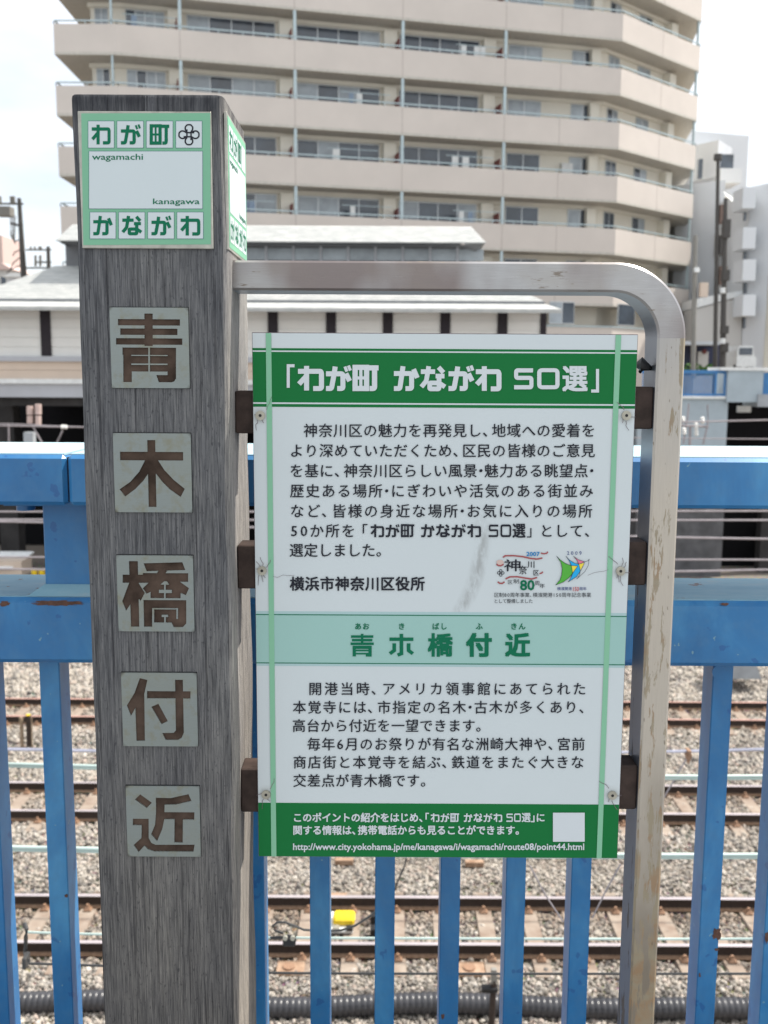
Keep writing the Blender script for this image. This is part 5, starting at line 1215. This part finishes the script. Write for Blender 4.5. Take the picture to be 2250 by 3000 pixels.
# ================================================================== STEEL FRAME
YFm = 1.553; DEP = .078; TW = .0437
fr = thing('steel_arch_frame', (P(1946, 1500, YFm).x, YFm + DEP / 2, 0), 'bent square steel tube frame holding the sign, stained brown low down', 'frame')
xl_ = pxR + .0005; zc_ = (P(1125, 764, YFm).z + P(1125, 852, YFm).z) / 2; xc_ = P(1946, 1500, YFm).x; RB = .092
TWv = TW; TWh = P(1125, 764, YFm).z - P(1125, 852, YFm).z
M['steelside'] = m_steel('shaded_steel_side', (.24, .26, .30), (.12, .10, .08), .66, False)  # darker bluish copy paints shade and blue reflection on inner face and underside
def sweep(path, w, mi, b=.0035):
    m = MB(); sec = [(-1, -1, 1, 0), (-1, -1, 0, 1), (-1, 1, 0, -1), (-1, 1, 1, 0), (1, 1, -1, 0), (1, 1, 0, -1), (1, -1, 0, 1), (1, -1, -1, 0)]
    n = 8
    for i, (p, t) in enumerate(path):
        nx, nz = -t[1], t[0]; ww = w[i]
        for (a, c, ba, bc) in sec:
            d_ = a * (ww / 2) + ba * b; y = YFm + DEP / 2 + c * DEP / 2 + bc * b
            m.v.append((p[0] + nx * d_, y, p[1] + nz * d_))
    for i in range(len(path) - 1):
        for j in range(n):
            m.f.append((i * n + j, i * n + (j + 1) % n, (i + 1) * n + (j + 1) % n, (i + 1) * n + j)); m.m.append(mi[i] if j in (6, 7, 0) else (2 if j in (1,) else mi[i]))
    m.f.append(tuple(range(n))); m.m.append(0); e = (len(path) - 1) * n; m.f.append(tuple(e + j for j in range(n))); m.m.append(0)
    return m.build('bent_tube', [M['bar'], M['leg'], M['steelside']], fr, True)
cxB, czB = xc_ - RB, zc_ - RB; NB = 28
bend = [((cxB + RB * math.sin(a), czB + RB * math.cos(a)), (math.cos(a), -math.sin(a))) for a in [i / NB * math.pi / 2 for i in range(NB + 1)]]
path_ = [((xl_, zc_), (1, 0))] + bend + [((xc_, 1.42), (0, -1)), ((xc_, .9), (0, -1)), ((xc_, 0.002), (0, -1))]
sweep(path_, [TWh] + [TWh + (TWv - TWh) * i / NB for i in range(NB + 1)] + [TWv] * 3, [0] + [0] * NB + [1] * 3)
m_ = MB(); m_.bbox(xc_ - .08, xc_ + .08, YFm - .04, YFm + .12, 0, .008, .001); m_.build('base_plate', M['bar'], fr)
YSg = 1.558; YBk = YSg + .0045
xsl = (P(735, 974, YSg).x + P(760, 2510, YSg).x) / 2; xsr = (P(1866, 979, YSg).x + P(1812, 2514, YSg).x) / 2
for (ya, yb) in ((1145, 1270), (1597, 1725), (2253, 2380)):
    a = P(735, ya, YBk); c = P(735, yb, YBk); m_ = MB(); m_.bbox(pxR + .0005, xsl + .03, YBk + .0002, YBk + .05, c.z, a.z, .002); o = m_.build('bracket', M['bracket'], fr)
for (ya, yb) in ((1133, 1257), (1588, 1715), (2244, 2372)):
    a = P(1865, ya, YBk); c = P(1865, yb, YBk); m_ = MB(); m_.bbox(xsr - .03, xc_ - TWv / 2 - .0003, YBk + .0002, YBk + .05, c.z, a.z, .002); o = m_.build('bracket', M['bracket'], fr)
    o['label'] = 'brown bracket streaked with rust'
kn = MB(); pts = [P(1868, 1072, 1.58), P(1880, 1066, 1.575), P(1893, 1074, 1.575), P(1906, 1079, 1.585), P(1918, 1074, 1.59)]; kn.tube(pts, [.006, .011, .007, .0035, .009], 9)
kn.tube([P(1872, 1060, 1.585), P(1884, 1082, 1.58), P(1874, 1090, 1.585)], [.004, .006, .003], 7)
tag(kn.build('cord_knot', M['black'], None, True), 'dark scrap of cord knotted between the sign edge and the steel leg', 'cord')

# ================================================================== INFORMATION SIGN
sg = thing('information_sign', ((xsl + xsr) / 2, YSg, P(1280, 2512, YSg).z), 'white and green Japanese information sign board screwed between post and frame', 'sign')
zst = P(1300, 976.5, YSg).z; zsb = P(1286, 2512, YSg).z
m_ = MB(); m_.bbox(xsl, xsr, YSg, YBk, zsb, zst, .0006); m_.build('panel_core', M['edge'], sg)
def band(y0, y1, m, lvl, nm, x0=None, x1=None):
    za = P(1300, y0, YSg).z; zb = P(1300, y1, YSg).z; k = MB(); Yl = YSg - lvl
    a = xsl + .0008 if x0 is None else x0; b_ = xsr - .0008 if x1 is None else x1
    k.add([(a, Yl, za), (b_, Yl, za), (b_, Yl, zb), (a, Yl, zb)], [(0, 1, 2, 3)]); return k.build(nm, m, sg)
band(978.5, 2510.5, M['white_print'], .0003, 'white_face')
band(1022.5, 1194.5, M['green'], .0006, 'header_band'); band(1029.5, 1033.5, M['white_ink'], .0009, 'header_rule'); band(1181.5, 1186, M['white_ink'], .0009, 'header_rule')
band(1793, 1953, M['mint2'], .0006, 'title_band'); band(1801, 1945, M['mint'], .0009, 'title_band'); band(1801.5, 1804, M['teal_ink'], .0012, 'title_rule'); band(1943, 1945.5, M['teal_ink'], .0012, 'title_rule')
band(2354, 2510.5, M['green'], .0006, 'footer_band')
for (xa, xb) in ((779, 795), (1803, 1819)):
    a = P(xa, 990, YSg).x; b_ = P(xb, 990, YSg).x; band(978.5, 2510.5, M['stripe'], .0014, 'stripe', a, b_)
TL = YSg - .0018
hd = MB()
for ch, x0, x1, y0, y1, w in (('「', 839, 863, 1068, 1136, 20), ('わ', 873, 947, 1072, 1144, 20), ('が', 955, 1028, 1071, 1144, 20), ('町', 1036, 1109, 1072, 1144, 21), ('か', 1154, 1226, 1073, 1144, 20), ('な', 1233, 1305, 1073, 1145, 19), ('が', 1314, 1387, 1071, 1144, 20), ('わ', 1394, 1467, 1073, 1145, 20),
                              ('5', 1505, 1564, 1079, 1140, 20), ('0', 1574, 1639, 1079, 1140, 18), ('」', 1732, 1756, 1081, 1149, 20)):
    hd = MB()
    if ch in '「」':
        v, t_, _ = union(stroke([(0, 5), (9, 5)] and ([(24, 3.5), (5.5, 3.5), (5.5, 68)] if ch == '「' else [(18.5, 0), (18.5, 64.5), (0, 64.5)]), 9)); hd.add([P(x0 + a, y0 + b_, TL) for a, b_ in v], t_)
    else: kana(hd, ch, x0, x1, y0, y1, TL, w)
    hd.build('character', M['white_ink'], sg)
hd = MB(); textfit(hd, '選', 1649, 1720, 1074, 1145, TL, .026)
hd.build('character', M['white_ink'], sg)
bt = MB()
for s_, x0, x1, yc in (('神奈川区の魅力を再発見し、地域への愛着を', 889, 1745, 1261), ('より深めていただくため、区民の皆様のご意見', 848, 1744, 1320), ('を基に、神奈川区らしい風景･魅力ある眺望点･', 848, 1742, 1379),
                       ('歴史ある場所･にぎわいや活気のある街並み', 848, 1740, 1438), ('など、皆様の身近な場所･お気に入りの場所', 848, 1738, 1497), ('選定しました。', 848, 1134, 1612)):
    q = MB(); textline(q, s_, x0, x1, yc, 42.5, TL, .012); q.build('text_line', M['ink'], sg)
textline(bt, '50か所を', 848, 1043, 1555, 42.5, TL, .012); textline(bt, '「', 1055, 1076, 1555, 42, TL, .012); textline(bt, '」', 1543, 1562, 1555, 42, TL, .006); textline(bt, 'として、', 1580, 1738, 1555, 42, TL, .012)
for ch, x0, x1 in (('わ', 1086, 1125), ('が', 1130, 1170), ('町', 1175, 1214), ('か', 1234, 1273), ('な', 1278, 1318), ('が', 1323, 1364), ('わ', 1369, 1409), ('5', 1431, 1461), ('0', 1466, 1498)):
    kana(bt, ch, x0, x1, 1536, 1574, TL, 15)
textfit(bt, '選', 1502, 1539, 1535, 1575, TL, .02)
bt.build('text_line', M['ink'], sg); bt = MB(); textline(bt, '横浜市神奈川区役所', 849, 1245, 1710, 43, TL, .022); bt.build('text_line', M['ink'], sg)
for s_, x0, x1, yc in (('開港当時、アメリカ領事館にあてられた', 901, 1720, 2018), ('本覚寺には、市指定の名木･古木が多くあり、', 856, 1722, 2072), ('高台から付近を一望できます。', 856, 1426, 2126), ('毎年6月のお祭りが有名な洲崎大神や、宮前', 899, 1715, 2180), ('商店街と本覚寺を結ぶ、鉄道をまたぐ大きな', 857, 1713, 2233), ('交差点が青木橋です。', 858, 1264, 2287)):
    q = MB(); textline(q, s_, x0, x1, yc, 40.5, TL, .012); q.build('text_line', M['ink'], sg)
tt = MB()
for s_, x0, x1 in (('あお', 1038, 1083), ('き', 1166, 1187), ('ばし', 1265, 1311), ('ふ', 1394, 1414), ('きん', 1494, 1541)): q = MB(); textline(q, s_, x0, x1, 1835, 21, TL, .02); q.build('reading_aid', M['teal_ink'], sg)
# title characters in a heavy square hand
def title(ch, x0, x1, y0=1857, y1=1923):
    T_ = {'青': [[(2, 12), (98, 12)], [(6, 28), (94, 28)], [(0, 44), (100, 44)], [(50, 0), (50, 44)]],
          '木': [[(0, 24), (100, 24)], [(50, 0), (50, 88), (34, 94)], [(20, 42), (20, 74), (2, 88)], [(80, 42), (80, 74), (98, 88)]]}
    polys = []
    for p_ in T_.get(ch, []): polys += stroke(p_, 11 if ch == '青' else 15, 0)
    if ch == '青': polys += stroke([(16, 100), (16, 60), (84, 60), (84, 94), (66, 94)], 14) + stroke([(20, 74), (80, 74)], 7) + stroke([(20, 88), (80, 88)], 7)
    tt = MB(); v, t_, _ = union(polys); tt.add([P(x0 + a / 100 * (x1 - x0), y0 + b_ / 100 * (y1 - y0), TL) for a, b_ in v], t_); tt.build('character', M['teal_ink'], sg)
title('青', 1027, 1095); title('木', 1141, 1211)
for ch, x0, x1, of_ in (('橋', 1255, 1325, .028), ('付', 1368, 1438, .04), ('近', 1482, 1551, .035)):
    tt = MB(); textfit(tt, ch, x0, x1, 1857, 1922, TL, of_); tt.build('character', M['teal_ink'], sg)
ft = MB()
textline(ft, 'このポイントの紹介をはじめ、', 858, 1244, 2395, 29, TL, .024); textline(ft, '「', 1240, 1256, 2395, 28, TL, .03)
for ch, x0, x1 in (('わ', 1262, 1287), ('が', 1291, 1316), ('町', 1320, 1345), ('か', 1359, 1384), ('な', 1388, 1413), ('が', 1417, 1442), ('わ', 1446, 1471), ('5', 1483, 1503), ('0', 1506, 1526)):
    kana(ft, ch, x0, x1, 2383, 2408, TL, 16)
textfit(ft, '選', 1529, 1554, 2382, 2408, TL, .02); textline(ft, '」', 1556, 1568, 2395, 28, TL, .03); textline(ft, 'に', 1570, 1597, 2395, 28, TL, .024)
ft.build('text_line', M['white_ink'], sg); ft = MB(); textline(ft, '関する情報は、携帯電話からも見ることができます。', 858, 1532, 2432, 29, TL, .024)
ft.build('text_line', M['white_ink'], sg); ft = MB(); textfit(ft, 'http://www.city.yokohama.jp/me/kanagawa/i/wagamachi/route08/point44.html', 859, 1711, 2471, 2496, TL, .018)
ft.build('text_line', M['white_ink'], sg); ft = MB(); flatpoly(ft, [(1620, 2381), (1713, 2381), (1713, 2466), (1620, 2466)], TL - .0001)
ft.build('white_square', M['white_ink'], sg)

# small event marks at the lower right of the text
def lx(x): return 1430 + x / 5.184
def ly(y): return 1580 + y / 5.184
def lp_(pts): return [(lx(a), ly(b_)) for a, b_ in pts]
mk = MB(); flatstroke(mk, lp_([(225, 275), (260, 250), (380, 248), (520, 262), (640, 290), (740, 300), (825, 285)]), 4.4, TL); flatstroke(mk, lp_([(800, 210), (850, 220), (890, 212), (908, 190)]), 4, TL - .0001)
flatstroke(mk, lp_([(265, 602), (330, 570), (440, 568), (560, 588), (660, 603), (745, 580)]), 4.4, TL); flatstroke(mk, lp_([(780, 522), (815, 512), (832, 492)]), 4, TL); flatstroke(mk, lp_([(128, 375), (150, 395), (190, 402), (235, 380)]), 4.4, TL); flatstroke(mk, lp_([(146, 645), (175, 668), (215, 670), (250, 645)]), 4.4, TL)
mk.build('scroll_mark', M['brown_red'], sg)
mk = MB(); flatpoly(mk, lp_([(125 + 0, 350), (135, 325), (165, 312), (205, 312), (235, 335), (238, 360), (215, 382), (180, 390), (145, 382)]), TL + .0001); mk.build('scroll_roll', M['pink_ink'], sg)
mk = MB(); emblem(mk, lx(192), ly(510), 10.2, 1.7, TL)
for s_, x0, x1, y0, y1, of_2 in (('神', 245, 490, 305, 485, .012), ('奈', 470, 588, 400, 530, .012), ('川', 596, 702, 334, 438, .014), ('区', 690, 770, 468, 546, .012), ('区', 302, 372, 622, 680, 0), ('制', 385, 468, 605, 672, 0), ('周', 708, 778, 632, 700, 0), ('年', 780, 862, 672, 742, 0)):
    textfit(mk, s_, lx(x0), lx(x1), ly(y0), ly(y1), TL, of_2)
mk.build('scroll_lettering', M['ink'], sg)
mk = MB(); textfit(mk, '80', lx(490), lx(700), ly(622), ly(772), TL, .022); mk.build('scroll_number', M['teal_ink'], sg)
mk = MB(); textfit(mk, '2007', lx(583), lx(782), ly(192), ly(255), TL, .02); mk.build('year_mark', M['blue_ink'], sg)
mk = MB(); textfit(mk, '2 0 0 9', lx(1198), lx(1420), ly(182), ly(236), TL, 0); textfit(mk, '横濱開港', lx(1050), lx(1272), ly(724), ly(776), TL, .006); textfit(mk, '周年', lx(1385), lx(1495), ly(724), ly(776), TL, .006)
mk.build('event_lettering', M['navy_ink'], sg); mk = MB(); textfit(mk, '150', lx(1290), lx(1378), ly(724), ly(788), TL, .01); mk.build('event_number', M['red_ink'], sg)
mk = MB(); textline(mk, '区制80周年事業、横濱開港150周年記念事業', 1447.5, 1732, 1743, 14.6, TL, .0); textline(mk, 'として整備しました', 1447, 1561, 1761, 13.5, TL, .0); mk.build('small_lettering', M['ink'], sg)
def sail(pts, m, lv):
    k = MB(); v, t_, _ = union([lp_(pts)]); k.add([P(a, b_, TL - lv) for a, b_ in v], t_); k.build('sail_mark', m, sg)
gs = [(1040, 255), (1100, 315), (1180, 370), (1265, 400), (1275, 455), (1283, 520), (1220, 590), (1140, 650), (1025, 695), (1090, 620), (1118, 540), (1125, 440), (1105, 350)]
bs = [(1180, 255), (1240, 318), (1310, 360), (1378, 380), (1395, 440), (1398, 490), (1340, 570), (1215, 648), (1258, 590), (1283, 520), (1360, 405), (1265, 400), (1235, 330)]
ps = [(1295, 255), (1370, 310), (1470, 342), (1520, 325), (1535, 300), (1520, 400), (1470, 490), (1345, 605), (1385, 550), (1398, 490), (1445, 400), (1470, 342), (1378, 380), (1350, 320)]
sail(gs, M['logo_green'], 0); sail(bs, M['logo_blue'], .0001); sail(ps, M['logo_pink'], .0002)
sail([(1265, 400), (1360, 405), (1283, 505)], M['logo_yellow'], .0003); sail([(1378, 380), (1462, 360), (1400, 468)], M['logo_yellow'], .0003)
k = MB()
for i, pts in enumerate((gs, bs, ps)): flatstroke(k, lp_(pts), 1.1, TL - .0004 - i * .00003, 0, True)
k.build('sail_outline', M['ink'], sg)
# screws, washers and the hairline cracks round them
rs = random.Random(11)
for i, (sx, sy) in enumerate(SCREWS):
    q = P(sx, sy, YSg); w_ = MB(); w_.tube([(q.x, YSg - .0042, q.z), (q.x, YSg - .0015, q.z)], .0074, 20); sc_ = w_.build('screw_washer', M['washer'], sg, True)
    w_ = MB(); w_.tube([(q.x, YSg - .0046, q.z), (q.x, YSg - .0042, q.z)], .0024, 10); w_.build('screw_recess', M['black'], sc_)
    k = MB(); inward = 1 if sx < 1200 else -1
    dirs = [(-inward * 28, rs.uniform(-3, 6)), (inward * rs.uniform(18, 45), -rs.uniform(30, 58)), (-inward * rs.uniform(8, 16), 44), (inward * 10, 22)]
    if i in (1, 4): dirs += [(inward * 95, 14), (-inward * 6, -38), (inward * 3, 34), (-inward * 18, -26)]
    for j, (dx, dy) in enumerate(dirs):
        a = Vector((sx, sy)); L_ = Vector((dx, dy)); nrm = Vector((-L_.y, L_.x)).normalized(); pts = [a + L_ * t_ + nrm * (math.sin(t_ * 3.1) * L_.length * rs.uniform(.05, .16)) for t_ in (.35, .5, .65, .8, 1)]
        wd = 1.5 if L_.length < 60 else .9
        if not (744 < pts[-1].x < 1862): pts = pts[:3]
        flatstroke(k, [tuple(p_) for p_ in pts], wd, TL - .0003 - j * .00003)
    k.build('crack', M['edge'], sg)
bpy.data.objects.remove(_to)
print('objects', len(bpy.data.objects))
